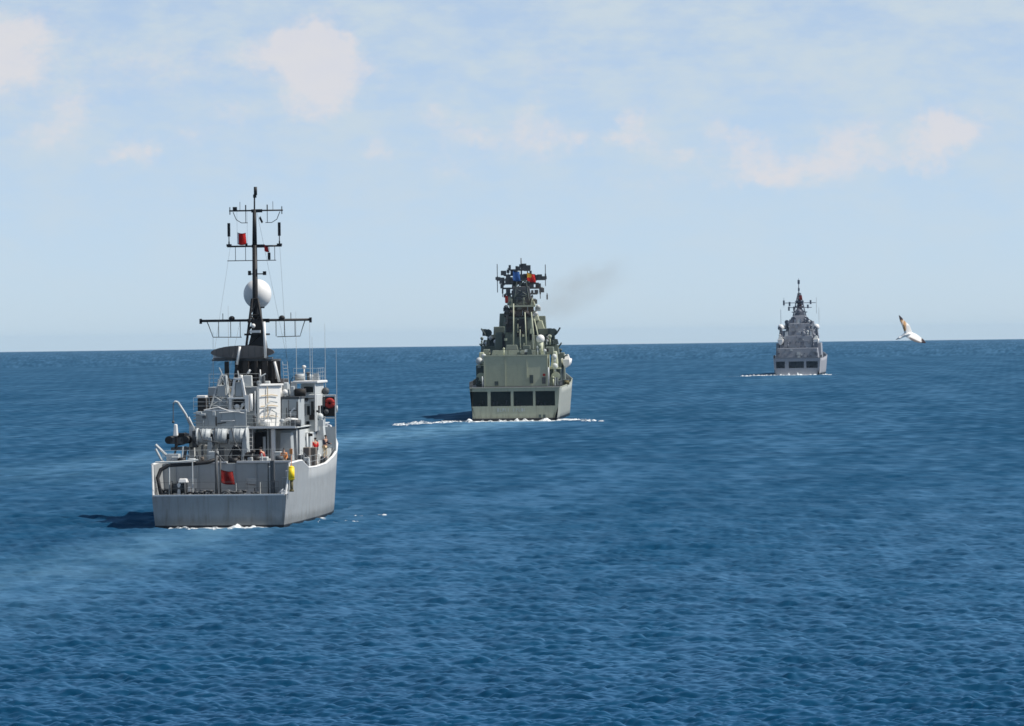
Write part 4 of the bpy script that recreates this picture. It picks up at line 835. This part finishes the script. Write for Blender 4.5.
for (x0, x1, y, z, n) in ((-6.8, -3, 43.5, 12.2, 8), (2.7, 6.5, 43.5, 12.3, 8), (-5.2, 4.8, 26, 10.7, 9), (-7.0, -5.9, 51.5, 10.4, 4), (5.2, 7.4, 51.5, 10.9, 5), (-7.1, -5.8, 24, 5.45, 4), (5.2, 7.1, 24, 5.45, 5)):
    for _ in range(n):
        x = rr.uniform(x0, x1); w = rr.uniform(.15, .45); h = rr.uniform(.4, 1.5); mb = MB()
        if rr.random() < .55: mb.box(x-w, x+w, y, y+.8, z, z+h, (.08, .05, .05, .05))
        else: mb.cyl((x, y, z), (x, y, z+h*.8), .12, n=8); mb.ball((x, y, z+h), w*.8, n=10)
        F.part('deck_fitting', mb, rr.choice(['green', 'green_shadow', 'green_dark', 'pale', 'green_dark']))
fun = MB(); fun.box(-2.75, 2.45, 38, 47, 11.5, 17.2, (.25, .3, .3, .4)); fn = F.part('funnel', fun, 'green_shadow', None, .15)
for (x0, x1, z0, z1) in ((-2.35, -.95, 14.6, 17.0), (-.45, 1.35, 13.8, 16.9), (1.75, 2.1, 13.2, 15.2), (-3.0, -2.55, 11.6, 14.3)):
    mb = MB(); mb.box(x0, x1, 37.8, 38.4, z0, z1); F.part('louvre', mb, 'hole_shade', fn)
mb = MB(); mb.box(-2.6, 2.3, 38.2, 46.7, 17.21, 17.4); mb.cyl((-1.3, 41, 17.4), (-1.3, 41.3, 18.2), .55, n=14); mb.cyl((1.1, 41, 17.4), (1.1, 41.3, 18.1), .55, n=14); F.part('cap', mb, 'soot', fn)
for (x, y, z0, x1, z1) in ((-1.05, 36, 11.0, -.95, 19.5), (1.2, 36, 11.5, 1.0, 18), (2.7, 36, 11.2, 2.1, 18), (3.8, 36, 11.2, 2.6, 16.8), (0.2, 36, 11, .1, 15)):
    mb = MB(); mb.cyl((x, y, z0), (x1, y+1, z1), .10, n=8); F.part('pole', mb, 'green')
mb = MB(); mb.box(-2.4, -.2, 34, 36.5, 11.5, 12.4, (.2, .2, .2, .2)); mb.box(-3.6, 3.4, 33, 37, 10.75, 11.5); mb.box(.6, 1.9, 33.5, 36, 11.5, 12.3); F.part('gun_platform', mb, 'green_shadow', None, .06)
sd = MB(); sd.ball((3.75, 30, 13.35), .72, 1.05, n=24); sdo = F.part('satellite_dome', sd, 'white')
mb = MB(); mb.cyl((3.75, 30, 10.7), (3.75, 30, 12.8), .4, .5, n=14); mb.box(3.1, 4.4, 29.5, 30.5, 10.7, 11.3); F.part('pedestal', mb, 'green', sdo)
for sg in (-1, 1):
    tw = MB(); rr = random.Random(20+sg)
    tw.prism([(sg*4.4-1.1, 48), (sg*4.4+1.1, 48), (sg*4.6+.9, 52), (sg*4.6-.9, 52)], 11.0, 13.2, .8)
    tw.box(sg*5.3-1.4, sg*5.3+1.0, 47.5, 51, 12.0, 12.9, (.3, .1, .2, .2)); tw.box(sg*5.4-.6, sg*5.4+.6, 47.5, 50, 12.9, 14.1, (.2, .1, .1, .1))
    t_ = F.part('director_tower', tw, 'green_dark', None, .08)
    mb = MB(); mb.cyl((sg*5.7, 47, 14.5), (sg*5.7-sg*.2, 48.0, 14.6), .7, .45, n=9); mb.box(sg*5.0-.9, sg*5.0+.8, 47, 48.5, 13.6, 14.2, (.3, .2, .1, .1)); mb.box(sg*6.2-.5, sg*6.2+.4, 47, 48, 12.4, 13.3, (.2, .2, .1, .1)); mb.cyl((sg*6.2, 47, 14.2), (sg*6.9, 47, 15.3), .16, n=6); mb.box(sg*5.7-1.0, sg*5.7-.3, 47, 48, 14.0, 15.2); F.part('radar_dish', mb, 'green_dark', t_)
    mb = MB(); mb.ball((sg*4.3, 46.6, 13.0), .5, .8); mb.cyl((sg*5.1, 47, 13.4), (sg*5.1-.4, 47, 13.9), .35, n=10); mb.ball((sg*3.4, 46.8, 12.3), .45, 1.2); F.part('instrument', mb, 'white', t_)
    mb = MB(); mb.box(sg*6.0-.5, sg*6.0+.5, 46, 48, 10.8, 11.9, (.2, .1, .2, .2)); mb.cyl((sg*6.4, 46, 11.7), (sg*7.1, 45, 12.6), .14, n=8); mb.box(sg*3.1-.35, sg*3.1+.35, 47, 48, 13.1, 14.4); F.part('gun_mount', mb, 'green_dark', t_)
rr = random.Random(12)
for (x0, x1, y, z0, z1, n) in ((-2.6, 2.3, 37.6, 12.4, 17, 16), (-2.4, 2.8, 49.5, 14.2, 22.3, 26), (-5.4, 5.0, 30.8, 10.8, 11.5, 10), (-6.8, 6.5, 43.7, 10.9, 12.6, 14)):
    for _ in range(n):
        x = rr.uniform(x0, x1); z = rr.uniform(z0, z1); w = rr.uniform(.1, .4); mb = MB()
        if abs(x) > 2.2 and z > 18: continue
        if rr.random() < .3: mb.cyl((x, y, z-.9), (x, y, z+.6), .07, n=6)
        else: mb.box(x-w, x+w, y-.3, y+.2, z-w*rr.uniform(.5, 1.6), z+w*.8, (.05, .05, .02, .02))
        F.part('deck_fitting', mb, rr.choice(['green', 'green_shadow', 'green_dark', 'dark', 'pale', 'green_shadow', 'soot']))
mst = bpy.data.objects.new('mast', None); COL.objects.link(mst); mst.parent = F.root
mb = MB(); mb.box(-2.7, 3.0, 50, 54, 14.0, 19.2, (.7, .9, .3, .3)); mb.box(-1.8, 2.0, 50.4, 53.5, 19.2, 22.6, (.4, .5, .3, .3)); F.part('tower', mb, 'dark', mst, .1)
mb = MB(); mb.lattice([(-1.6, 49.8, 17), (1.9, 49.8, 17), (1.9, 53.5, 17), (-1.6, 53.5, 17)], [(-.7, 51, 23.6), (.9, 51, 23.6), (.9, 52.5, 23.6), (-.7, 52.5, 23.6)], .09, 5); F.part('lattice', mb, 'green_dark', mst)
mb = MB(); mb.cyl((.15, 51.5, 22), (.1, 51.5, 27.6), .2, .09, n=10); mb.box(-.25, .45, 51.2, 51.8, 25.9, 26.5); mb.box(-.9, -.5, 51.2, 51.6, 24.6, 26.2); mb.cyl((-2.2, 51.5, 23.7), (-2.2, 51.5, 25.9), .08, n=6); mb.box(-2.45, -1.95, 51.3, 51.7, 25.0, 25.6); mb.cyl((1.2, 51.5, 23.8), (1.2, 51.5, 26.2), .1, n=6); mb.box(.6, 1.6, 51.3, 51.8, 25.3, 26.0); F.part('topmast', mb, 'dark', mst)
for (z, x0, x1) in ((23.8, -4.0, 4.3), (23.1, -3.3, 3.2), (22.3, -3.3, 3.9), (21.3, -2.8, 2.9), (20.3, -2.3, 2.6), (24.6, -3.0, 2.6), (25.5, -1.9, 1.7)):
    mb = MB(); rr = random.Random(int(z*10)); mb.cyl((x0, 51.4, z), (x1, 51.4, z), .15, n=8); x = x0
    while x < x1:
        w = rr.uniform(.18, .5); h = rr.uniform(.45, 1.15); s_ = rr.choice((-1, 1, 1))
        mb.box(x-w, x+w, 51.2, 51.7, min(z, z+s_*h), max(z, z+s_*h)); x += rr.uniform(.6, 1.15)
    F.part('yard', mb, 'dark', mst)
for (x, z0, z1) in ((-4.1, 21.6, 26.6), (4.35, 22.6, 26.4), (-3.2, 20.8, 23), (3.4, 20.4, 23), (4.6, 20.2, 21.4)):
    mb = MB(); mb.cyl((x, 51.4, z0), (x, 51.4, z1), .07, n=6); mb.box(x-.13, x+.13, 51.3, 51.6, (z0+z1)/2-.5, (z0+z1)/2+.3); F.part('whip_antenna', mb, 'dark', mst)
for (x, z) in ((-2.6, 18.6), (3.0, 18.6), (2.6, 17.4), (-2.5, 17.8)):
    mb = MB(); mb.box(x-.5, x+.5, 50, 51.5, z-.35, z+.35); mb.ball((x, 49.8, z+.4), .38); F.part('sensor_box', mb, 'pale' if x > 0 else 'dark', mst, .08)
mb = MB(); mb.box(-2.1, 2.5, 49.2, 53, 19.0, 19.3); F.part('platform', mb, 'green', mst)
for (x0, x1, z0, z1) in ((1.9, 3.3, 16.5, 18.3), (2.6, 4.3, 14.6, 16.6), (3.3, 5.0, 13.0, 14.8), (-3.2, -2.0, 14, 17.2), (-2.4, -1.5, 19.3, 20.9), (1.7, 2.6, 19.3, 20.6)):
    mb = MB(); mb.box(x0, x1, 49.5, 52, z0, z1, (.2, .6 if x0 > 0 else .1, .2, .2)); F.part('equipment_house', mb, 'green' if x0 > 0 else 'green_shadow', mst, .1)  # starboard houses lighter, port ones in the green with shade painted in
flag('signal_flag', F.world(-1.35, 49.6, 23.7), 1.5, 1.7, 'blue', 'blue signal flag high on the mast of the greenish grey frigate', turn=.5, sway=.25, slant=.15)
flag('ensign', F.world(1.15, 49.4, 23.6), 1.7, 1.5, 'red', 'red and yellow ensign high on the mast of the greenish grey frigate', turn=.5, sway=.25, slant=.3)
en = bpy.data.objects['ensign.001']; en.data.materials[1] = paint('golden_cloth', (.85, .50, .06), .8, .05, .05)
for i, p in enumerate(en.data.polygons):
    c = p.center
    p.material_index = 1 if c.x < .8 and c.z > .55 else 0
flag('pennant', F.world(-2.75, 49.4, 19.8), .6, 1.3, 'dred', 'dark red pennant hanging from a yard of the greenish grey frigate', turn=.5, sway=.1, slant=.1)

G = Vessel('far', 'frigate', 'hazy blue grey frigate with three dark openings across its stern', 'ship', 'warships steaming in column')
gh, gtr = frigate_hull(G, 7.3, 7.75, 5.5, 112, 8.9, [(-6.9, -4.0, 2.3, 4.5), (-2.7, 2.3, 2.3, 4.5), (3.1, 6.9, 2.3, 4.5)], 'blue_hull', 'hazed_grey', 7.5)
mb = MB(); mb.box(-7.0, 6.9, 9, 40, 5.5, 8.9, (.3, .3, .2, 0)); mb.box(-6.3, 6.4, 22, 46, 8.9, 11.4, (.2, .2, .2, 0)); mb.box(-4.6, 4.9, 20, 46, 8.9, 13.0, (.2, .2, .2, 0)); hg = G.part('hangar', mb, 'hazed_grey', None, .08)
for x in (-2.4, .4, 2.7):
    mb = MB(); mb.box(x-.9, x+.9, 19.9, 20.3, 9.2, 11.4); G.part('hangar_door', mb, 'hazed_grey', hg, .03)
mb = MB(); mb.box(-7.2, 7.0, 8.8, 9.0, 5.6, 5.9); G.part('coaming', mb, 'hazed_grey', hg)
for sg in (-1, 1):
    for (a_, b_, y0, y1, z0, z1, mt) in ((6.3, 7.7, 24, 46, 5.5, 10.6, 'hazed_grey'), (5.2, 6.6, 36, 48, 10.6, 13.2, 'hazed_dark'), (3.8, 5.6, 38, 50, 15.2, 16.6, 'hazed_grey'), (2.3, 3.6, 38, 46, 17.2, 18.6, 'hazed_dark'), (4.6, 6.4, 36, 48, 12.8, 14.8, 'hazed_grey'), (3.4, 5.0, 40, 50, 16.4, 18.0, 'hazed_grey'), (5.4, 6.9, 25.5, 27.5, 11.4, 12.6, 'hazed_dark')):
        x0, x1 = sorted((sg*a_, sg*b_)); mb = MB(); mb.box(x0, x1, y0, y1, z0, z1, (.2, .2, .2, .1)); G.part('side_house', mb, mt, None, .08)
mb = MB(); mb.box(-4.9, 5.1, 34, 58, 11.4, 15.2, (.4, .4, .4, 0)); mb.box(-3.6, 3.9, 30, 56, 13.0, 17.2, (.4, .4, .4, 0)); mb.box(-2.4, 2.6, 34, 52, 17.2, 19.8, (.4, .4, .5, 0)); G.part('superstructure', mb, 'hazed_grey', None, .1)
for (x, z, r) in ((-4.1, 17.6, .8), (3.7, 17.6, .8), (-1.9, 18.6, .9), (2.5, 18.5, .9)):
    mb = MB(); mb.cyl((x, 33, z), (x+.2, 34, z+.2), r, r*.7, n=14); mb.cyl((x, 34, z-2), (x, 34, z), .3, n=8); G.part('radar_dish', mb, 'hazed_dark')
for (x, z) in ((-6.0, 15.9), (6.0, 15.9)):
    mb = MB(); mb.ball((x, 28, z), 1.05, n=20); dm = G.part('satellite_dome', mb, 'white')
    mb = MB(); mb.cyl((x-.4, 27.2, z-.5), (x-.1, 27.8, z), .7, n=12); mb.lattice([(x-.6, 27.6, 12), (x+.6, 27.6, 12), (x, 28.6, 12)], [(x-.3, 27.8, 15), (x+.3, 27.8, 15), (x, 28.2, 15)], .09, 3); G.part('pedestal', mb, 'hazed_dark', dm)
for sg, x in ((-1, -5.9), (1, 6.0)):
    t_ = G.thing('launch', (x, 17, 10.6), ('white launch in the shaded davit of the hazy blue grey frigate', 'white launch in the sunlit davit of the hazy blue grey frigate')[sg > 0], 'boat', 'launches on the blue grey frigate')
    mb = MB(); bm = mb.bm; secs = []
    for (y, w, h) in ((0, .8, 1.2), (1.5, 1.0, 1.3), (4.5, 1.05, 1.3), (6.5, .7, 1.4), (7.8, .06, 1.5)):
        secs.append([bm.verts.new((w*c, y, -.7+(h+.7)*zz)) for c, zz in ((-1, 1), (-.92, .55), (-.6, .2), (0, 0), (.6, .2), (.92, .55), (1, 1))])
    for a, b in zip(secs, secs[1:]):
        for i in range(6): bm.faces.new((a[i], a[i+1], b[i+1], b[i])).smooth = True
        bm.faces.new((a[0], b[0], b[6], a[6]))
    bm.faces.new(secs[0]); mb.build('hull', M['white'], t_)
    mb = MB(); mb.box(-.7, .7, 1.2, 4.8, 1.3, 2.4, (.3, .3, .3, .6)); mb.build('cuddy', M['pale'], t_, .08)
    mb = MB(); mb.box(min(x, x-sg*.9)-.1, max(x, x-sg*.9)+.1, 17.5, 24, 8.9, 9.85); mb.tube([(x-sg*1.3, 18, 8.9), (x-sg*1.2, 18, 12.2), (x, 18, 13.2)], .16, 6); mb.tube([(x-sg*1.3, 23, 8.9), (x-sg*1.2, 23, 12.2), (x, 23, 13.2)], .16, 6); G.part('davit', mb, 'hazed_dark')
rr = random.Random(9)
for (x0, x1, y, z, n) in ((-6.4, -4.8, 27, 11.4, 5), (4.9, 6.5, 27, 11.4, 5), (-4.4, 4.6, 20.5, 13.0, 7), (-3.4, 3.6, 31, 17.2, 7), (-5, -3.6, 33, 15.2, 3), (3.8, 5.1, 33, 15.2, 3), (-7, 7, 9.5, 8.95, 10)):
    for _ in range(n):
        x = rr.uniform(x0, x1); w = rr.uniform(.3, .7); h = rr.uniform(.6, 2.0); mb = MB()
        if rr.random() < .6: mb.box(x-w, x+w, y, y+.8, z, z+h, (.1, .05, .05, .05))
        else: mb.cyl((x, y, z), (x, y, z+h*.8), .2, n=8); mb.ball((x, y, z+h), w*.8, n=10)
        G.part('deck_fitting', mb, rr.choice(['hazed_grey', 'hazed_dark', 'pale', 'hazed_grey', 'hazed_dark']))
for (x0, x1, y, z0, z1, n) in ((-6.6, 6.6, 8.85, 6, 8.6, 16), (-4.4, 4.6, 19.8, 9.2, 12.6, 18), (-3.4, 3.6, 29.8, 13.2, 16.8, 16), (-6.2, 6.3, 21.8, 9.2, 11.2, 8)):
    for _ in range(n):
        x = rr.uniform(x0, x1); z = rr.uniform(z0, z1); w = rr.uniform(.2, .6); mb = MB()
        mb.box(x-w, x+w, y-.2, y+.3, z-w*rr.uniform(.4, 1.4), z+w*.7, (.05, .05, .02, .02)); G.part('deck_fitting', mb, rr.choice(['hazed_grey', 'hazed_dark', 'pale', 'blue_hull', 'hazed_dark', 'hazed_grey']))
gm = bpy.data.objects.new('mast', None); COL.objects.link(gm); gm.parent = G.root
mb = MB(); mb.box(-1.9, 1.9, 40, 44, 19.6, 22.0, (.7, .7, .5, .5)); mb.ball((0, 39.6, 21.2), .85, .9, n=16); G.part('tower', mb, 'hazed_dark', gm)
mb = MB(); mb.lattice([(-2.2, 40.5, 19.6), (2.2, 40.5, 19.6), (2.2, 43.5, 19.6), (-2.2, 43.5, 19.6)], [(-.4, 41.6, 27.5), (.4, 41.6, 27.5), (.4, 42.4, 27.5), (-.4, 42.4, 27.5)], .12, 5); mb.box(-2.6, 2.6, 40.4, 43.6, 20.9, 21.2); mb.box(-1.5, 1.5, 40.8, 43.2, 24.6, 24.85); G.part('lattice', mb, 'hazed_dark', gm)
mb = MB(); mb.cyl((0, 42, 21.5), (0, 42, 26.8), 1.0, .5, n=12); G.part('mast_tube', mb, paint('dull_red_black_mast_paint', (.07, .03, .035), .6, .3, .1), gm)
mb = MB(); mb.cyl((-.15, 42, 26.8), (-.2, 42, 32.6), .2, .08, n=8); mb.box(-.55, .2, 41.8, 42.2, 30.6, 32.0); mb.box(-.45, .15, 41.8, 42.2, 28.3, 29.3); G.part('topmast', mb, 'hazed_dark', gm)
for (z, x0, x1) in ((24.2, -5.3, 5.6), (22.6, -3.6, 4.2)):
    mb = MB(); rr = random.Random(int(z)); mb.cyl((x0, 42, z), (x1, 42, z), .13, n=6); x = x0
    while x < x1: mb.box(x-.3, x+.3, 41.8, 42.3, z-rr.uniform(0, 1.1), z+rr.uniform(.2, 1.0)); x += rr.uniform(1.7, 3.0)
    G.part('yard', mb, 'hazed_dark', gm)
for (x, z0, z1) in ((-6.4, 17, 22), (5.8, 20.5, 26), (6.6, 17, 22.5), (-5.3, 22.8, 26)):
    mb = MB(); mb.cyl((x, 42, z0), (x, 42, z1), .07, n=6); G.part('whip_antenna', mb, 'pale', gm)
flag('ensign', G.world(.1, 40.6, 25.4), 1.1, 1.6, 'dred', 'dull red ensign on the mast of the hazy blue grey frigate', turn=.5, sway=.25, slant=.2)

# ------------------------------------------------------------------ a gannet-like seabird banking low, near the camera
def build_bird(at):
    root = bpy.data.objects.new('seabird', None); COL.objects.link(root); root.location = at; root.scale = (1.04, 1.1, 1.12); root.empty_display_size = .3
    tag(root, 'white seabird with dark wing tips and brown patches banking just over the horizon', 'bird')
    bm = bmesh.new()
    def loft(secs, close=True):
        R = [[bm.verts.new(p) for p in s_] for s_ in secs]
        for a, b in zip(R, R[1:]):
            n = len(a)
            for i in range(n): bm.faces.new((a[i], a[(i+1) % n], b[(i+1) % n], b[i])).smooth = True
        bm.faces.new(R[0][::-1]); bm.faces.new(R[-1])
    def ringat(c, d, rx, rz, n=12):
        d = Vector(d).normalized(); a = d.cross(Vector((0, 1, 0))).normalized(); b = d.cross(a)
        return [Vector(c)+rx*b*math.cos(2*math.pi*k/n)+rz*a*math.sin(2*math.pi*k/n) for k in range(n)]
    # body: bill at the left, tail away to the right
    ax = [(-.58, 0, -.30), (-.52, 0, -.275), (-.44, .0, -.24), (-.34, .02, -.20), (-.2, .05, -.12), (-.02, .10, -.08), (.14, .16, -.10), (.28, .22, -.16), (.36, .26, -.20)]
    rr = [(.008, .008), (.018, .018), (.052, .05), (.05, .048), (.085, .075), (.10, .09), (.075, .065), (.04, .025), (.05, .008)]
    loft([ringat(c, Vector(ax[min(i+1, len(ax)-1)])-Vector(ax[max(i-1, 0)]), r[0], r[1]) for i, (c, r) in enumerate(zip(ax, rr))])
    def wing(stn):
        secs = []
        for (lead, trail, th) in stn:
            L, T = Vector(lead), Vector(trail); m = (L+T)/2; u = T-L
            nrm = Vector((.25, -.9, .35)).normalized()*th
            secs.append([L, L+u*.25+nrm, L+u*.6+nrm*.7, T, L+u*.6-nrm*.7, L+u*.25-nrm])
        loft(secs)
    # raised wing, seen from below, and the lowered wing reaching to the right
    wing([((-.22, .0, -.14), (.16, .14, -.10), .035), ((-.25, -.05, .05), (.12, .10, .06), .03), ((-.33, -.12, .26), (.04, .03, .25), .024), ((-.42, -.16, .44), (-.16, -.05, .42), .018), ((-.47, -.2, .68), (-.38, -.17, .63), .008)])
    wing([((-.16, .04, -.20), (.14, .16, -.02), .035), ((.04, -.06, -.32), (.26, .08, -.05), .03), ((.22, -.12, -.40), (.42, .0, -.15), .024), ((.42, -.15, -.45), (.56, -.05, -.25), .018), ((.68, -.2, -.46), (.66, -.16, -.38), .008)])
    bmesh.ops.recalc_face_normals(bm, faces=bm.faces)
    me = bpy.data.meshes.new('body'); bm.to_mesh(me); bm.free()
    m = bpy.data.materials.new('plumage'); m.use_nodes = True; T = NT(m.node_tree); b = T.n['Principled BSDF']
    oc = T.node('ShaderNodeTexCoord').outputs['Object']; x, y, z = T.sep(oc)
    n = T.noise(oc, 9., 4, .6)
    wob = T.math('MULTIPLY', T.math('SUBTRACT', n, .5), .12)
    tip1 = T.step(T.math('ADD', z, wob), .45, .52); tip2 = T.step(T.math('ADD', x, wob), .46, .54)
    patch = T.math('MULTIPLY', T.math('MULTIPLY', T.step(n, .36, .5), T.step(z, -.02, .06)), T.step(T.math('MULTIPLY', T.math('ADD', x, .16), -1.), -.08, .02))
    low = T.math('MULTIPLY', T.step(T.math('MULTIPLY', T.math('ADD', z, T.math('MULTIPLY', x, .45)), -1.), .17, .22), T.step(x, -.05, .05))
    head = T.step(T.math('MULTIPLY', x, -1.), .47, .51)
    c = T.mix(patch, (.92, .88, .82), (.56, .31, .14))
    c = T.mix(T.math('MULTIPLY', low, .75), c, (.22, .14, .10))
    c = T.mix(T.math('MAXIMUM', tip1, tip2), c, (.045, .03, .035)); c = T.mix(head, c, (.09, .06, .06))
    T.put(b.inputs['Base Color'], c); b.inputs['Roughness'].default_value = .8
    o = link('body', me, m, root)
    mo = o.modifiers.new('one skin', 'REMESH'); mo.mode = 'VOXEL'; mo.voxel_size = .0075; mo.use_smooth_shade = True
    sm = o.modifiers.new('soften', 'SMOOTH'); sm.iterations = 2; sm.factor = .5
    return root
BIRD = build_bird((17.62, 191.4, 13.78))

# ------------------------------------------------------------------ foam thrown up along the sterns: lumpy ridges of white water
foam_mat = bpy.data.materials.new('sea_foam'); foam_mat.use_nodes = True
T = NT(foam_mat.node_tree); b_ = T.n['Principled BSDF']; b_.inputs['Base Color'].default_value = (.74, .77, .78, 1); b_.inputs['Roughness'].default_value = .9
fo = T.node('ShaderNodeTexCoord').outputs['Object']       # lacy: holes of open water between the bubbles
T.put(b_.inputs['Alpha'], T.math('ADD', T.math('MULTIPLY', T.step(T.math('ADD', T.math('MULTIPLY', T.noise(fo, 2.4, 5, .7), .7), T.math('MULTIPLY', T.noise(fo, .5, 3, .6), .3)), .42, .58), .92), .0))
def foam_ridge(V, name, runs, label, seed):
    g = np.random.default_rng(seed); VV = []; FF = []; off = 0
    for (pts, width, height, step, wob, broken) in runs:
        P = np.array(pts, float); seg = np.linalg.norm(np.diff(P, axis=0), axis=1); cum = np.r_[0, np.cumsum(seg)]
        n = int(cum[-1]/step)+2; t = np.linspace(0, cum[-1], n)
        cx = np.interp(t, cum, P[:, 0]); cy = np.interp(t, cum, P[:, 1])
        tx, ty = np.gradient(cx), np.gradient(cy); L = np.hypot(tx, ty); nx, ny = -ty/L, tx/L
        k = 11; v = np.linspace(-1, 1, k)
        def smooth(a, w):
            ker = np.hanning(min(w, len(a)-1)+2)[1:-1]; ker /= ker.sum(); return np.convolve(a, ker, 'same')
        wv = smooth(g.normal(0, 1, n), max(3, int(2.2/step)))*wob
        env = np.sin(np.clip(t/cum[-1], 0, 1)*math.pi)**.25
        hh = height*env*np.clip(.55+1.1*smooth(g.normal(0, 1, n), max(3, int(1.3/step))), 0, 2)
        rough = g.normal(0, 1, (n, k))
        rough = np.stack([smooth(rough[:, j], 7) for j in range(k)], 1)*1.9
        gap = np.clip(.8+1.5*smooth(g.normal(0, 1, n), max(5, int(3.5/step)))*broken, 0, 1)
        Z = (hh*gap)[:, None]*(1-v[None]**2)*np.clip(.75+.5*rough, .1, 1.6) - .10 - .25*v[None]**2
        Xv = cx[:, None]+nx[:, None]*(v[None]*width+wv[:, None])+g.normal(0, step*.2, (n, k)); Yv = cy[:, None]+ny[:, None]*(v[None]*width+wv[:, None])
        VV.append(np.stack([Xv, Yv, Z], -1).reshape(-1, 3)); i = np.arange(n*k).reshape(n, k)+off
        FF.append(np.stack([i[:-1, :-1], i[1:, :-1], i[1:, 1:], i[:-1, 1:]], -1).reshape(-1, 4)); off += n*k
    me = bpy.data.meshes.new(name); me.from_pydata(np.concatenate(VV).tolist(), [], np.concatenate(FF).tolist()); me.update()
    for p in me.polygons: p.use_smooth = True
    o = link(name, me, foam_mat); o.location = V.root.location; o.rotation_euler = V.root.rotation_euler
    return tag(o, label, 'foam', 'wake foam', 'stuff')
foam_ridge(H, 'wake_foam', [([(-4.3, -.4), (-1, -.6), (3.2, -.5)], .8, .42, .08, .15, .5), ([(-3.6, -1.7), (0, -2.3), (2.5, -1.8)], 1., .26, .08, .4, 1.), ([(6, 18.5), (9, 20.2), (13, 21.5)], 1.1, .14, .08, .5, 1.6), ([(5.6, 15), (7.5, 13), (9, 10)], .7, .12, .08, .4, 1.5), ([(5.4, 14), (5.9, 10), (6.4, 7)], .3, .16, .08, .2, 1.5)], 'thin white foam churned up under the stern of the grey minehunter', 1)
foam_ridge(F, 'wake_foam', [([(-9.5, -2), (-4, -1.2), (3, -1.2), (8.2, -.6)], 2.4, .62, .15, .4, .25), ([(-8, 2), (-12, -6), (-16, -18), (-19, -28)], 2.6, .32, .15, 1.4, 1.8), ([(7.3, 4), (9.5, -2), (14.5, -14)], 1.6, .36, .15, .7, 1.2)], 'broad white foam boiling across the stern of the greenish grey frigate', 2)
foam_ridge(G, 'wake_foam', [([(-9, -1.5), (0, -1.5), (8.5, -.5)], 2., .48, .22, .4, .5), ([(-8, 0), (-14, -14), (-19, -30)], 2.4, .4, .22, .9, 1.6), ([(7.8, 4), (9.5, -3), (11, -9)], 1., .45, .22, .4, 1.5)], 'white foam line under the stern of the hazy blue grey frigate', 3)

# ------------------------------------------------------------------ funnel smoke drifting to the right of the middle warship
sm = MB(); sm.ball((0, 0, 0), 1., n=24)
smoke = sm.build('smoke', None)
smoke.location = F.world(9.0, 44, 21.4); smoke.scale = (14, 3.0, 5.0); smoke.rotation_euler = (0, -math.radians(24), -F.h)
m = bpy.data.materials.new('thin_brown_smoke'); m.use_nodes = True; T = NT(m.node_tree); T.n.remove(T.n['Principled BSDF'])
oc = T.node('ShaderNodeTexCoord').outputs['Object']; x, y, z = T.sep(oc)
vl = T.node('ShaderNodeVectorMath', operation='LENGTH'); T.l.new(oc, vl.inputs[0])
core = T.step(T.math('SUBTRACT', 1., vl.outputs['Value']), .0, .6)
nz = T.noise(T.comb(T.math('MULTIPLY', x, 2.2), y, T.math('MULTIPLY', z, 1.5)), 1.3, 4, .6)
pv = T.node('ShaderNodeVolumePrincipled'); pv.inputs['Color'].default_value = (.50, .36, .22, 1); pv.inputs['Anisotropy'].default_value = .2
T.put(pv.inputs['Density'], T.math('MULTIPLY', T.math('MULTIPLY', core, T.step(nz, .25, .7)), SMOKE))
T.l.new(pv.outputs[0], T.n['Material Output'].inputs['Volume'])
smoke.data.materials.clear(); smoke.data.materials.append(m)
tag(smoke, 'faint brown funnel smoke drifting away from the greenish grey frigate', 'smoke', None, 'stuff')

# ------------------------------------------------------------------ the air: pale even haze over the whole sea
if HAZE:
    hz = MB(); hz.box(-16500, 16500, -16500, 16500, -24, 36)
    haze = hz.build('haze', None)
    m = bpy.data.materials.new('pale_air'); m.use_nodes = True; T = NT(m.node_tree); T.n.remove(T.n['Principled BSDF'])
    pv = T.node('ShaderNodeVolumePrincipled'); pv.inputs['Color'].default_value = (.50, .76, 1.0, 1); pv.inputs['Density'].default_value = HAZE
    T.l.new(pv.outputs[0], T.n['Material Output'].inputs['Volume'])
    haze.data.materials.clear(); haze.data.materials.append(m)
    tag(haze, 'thin pale blue sea haze that softens the farthest ship', 'haze', None, 'stuff')
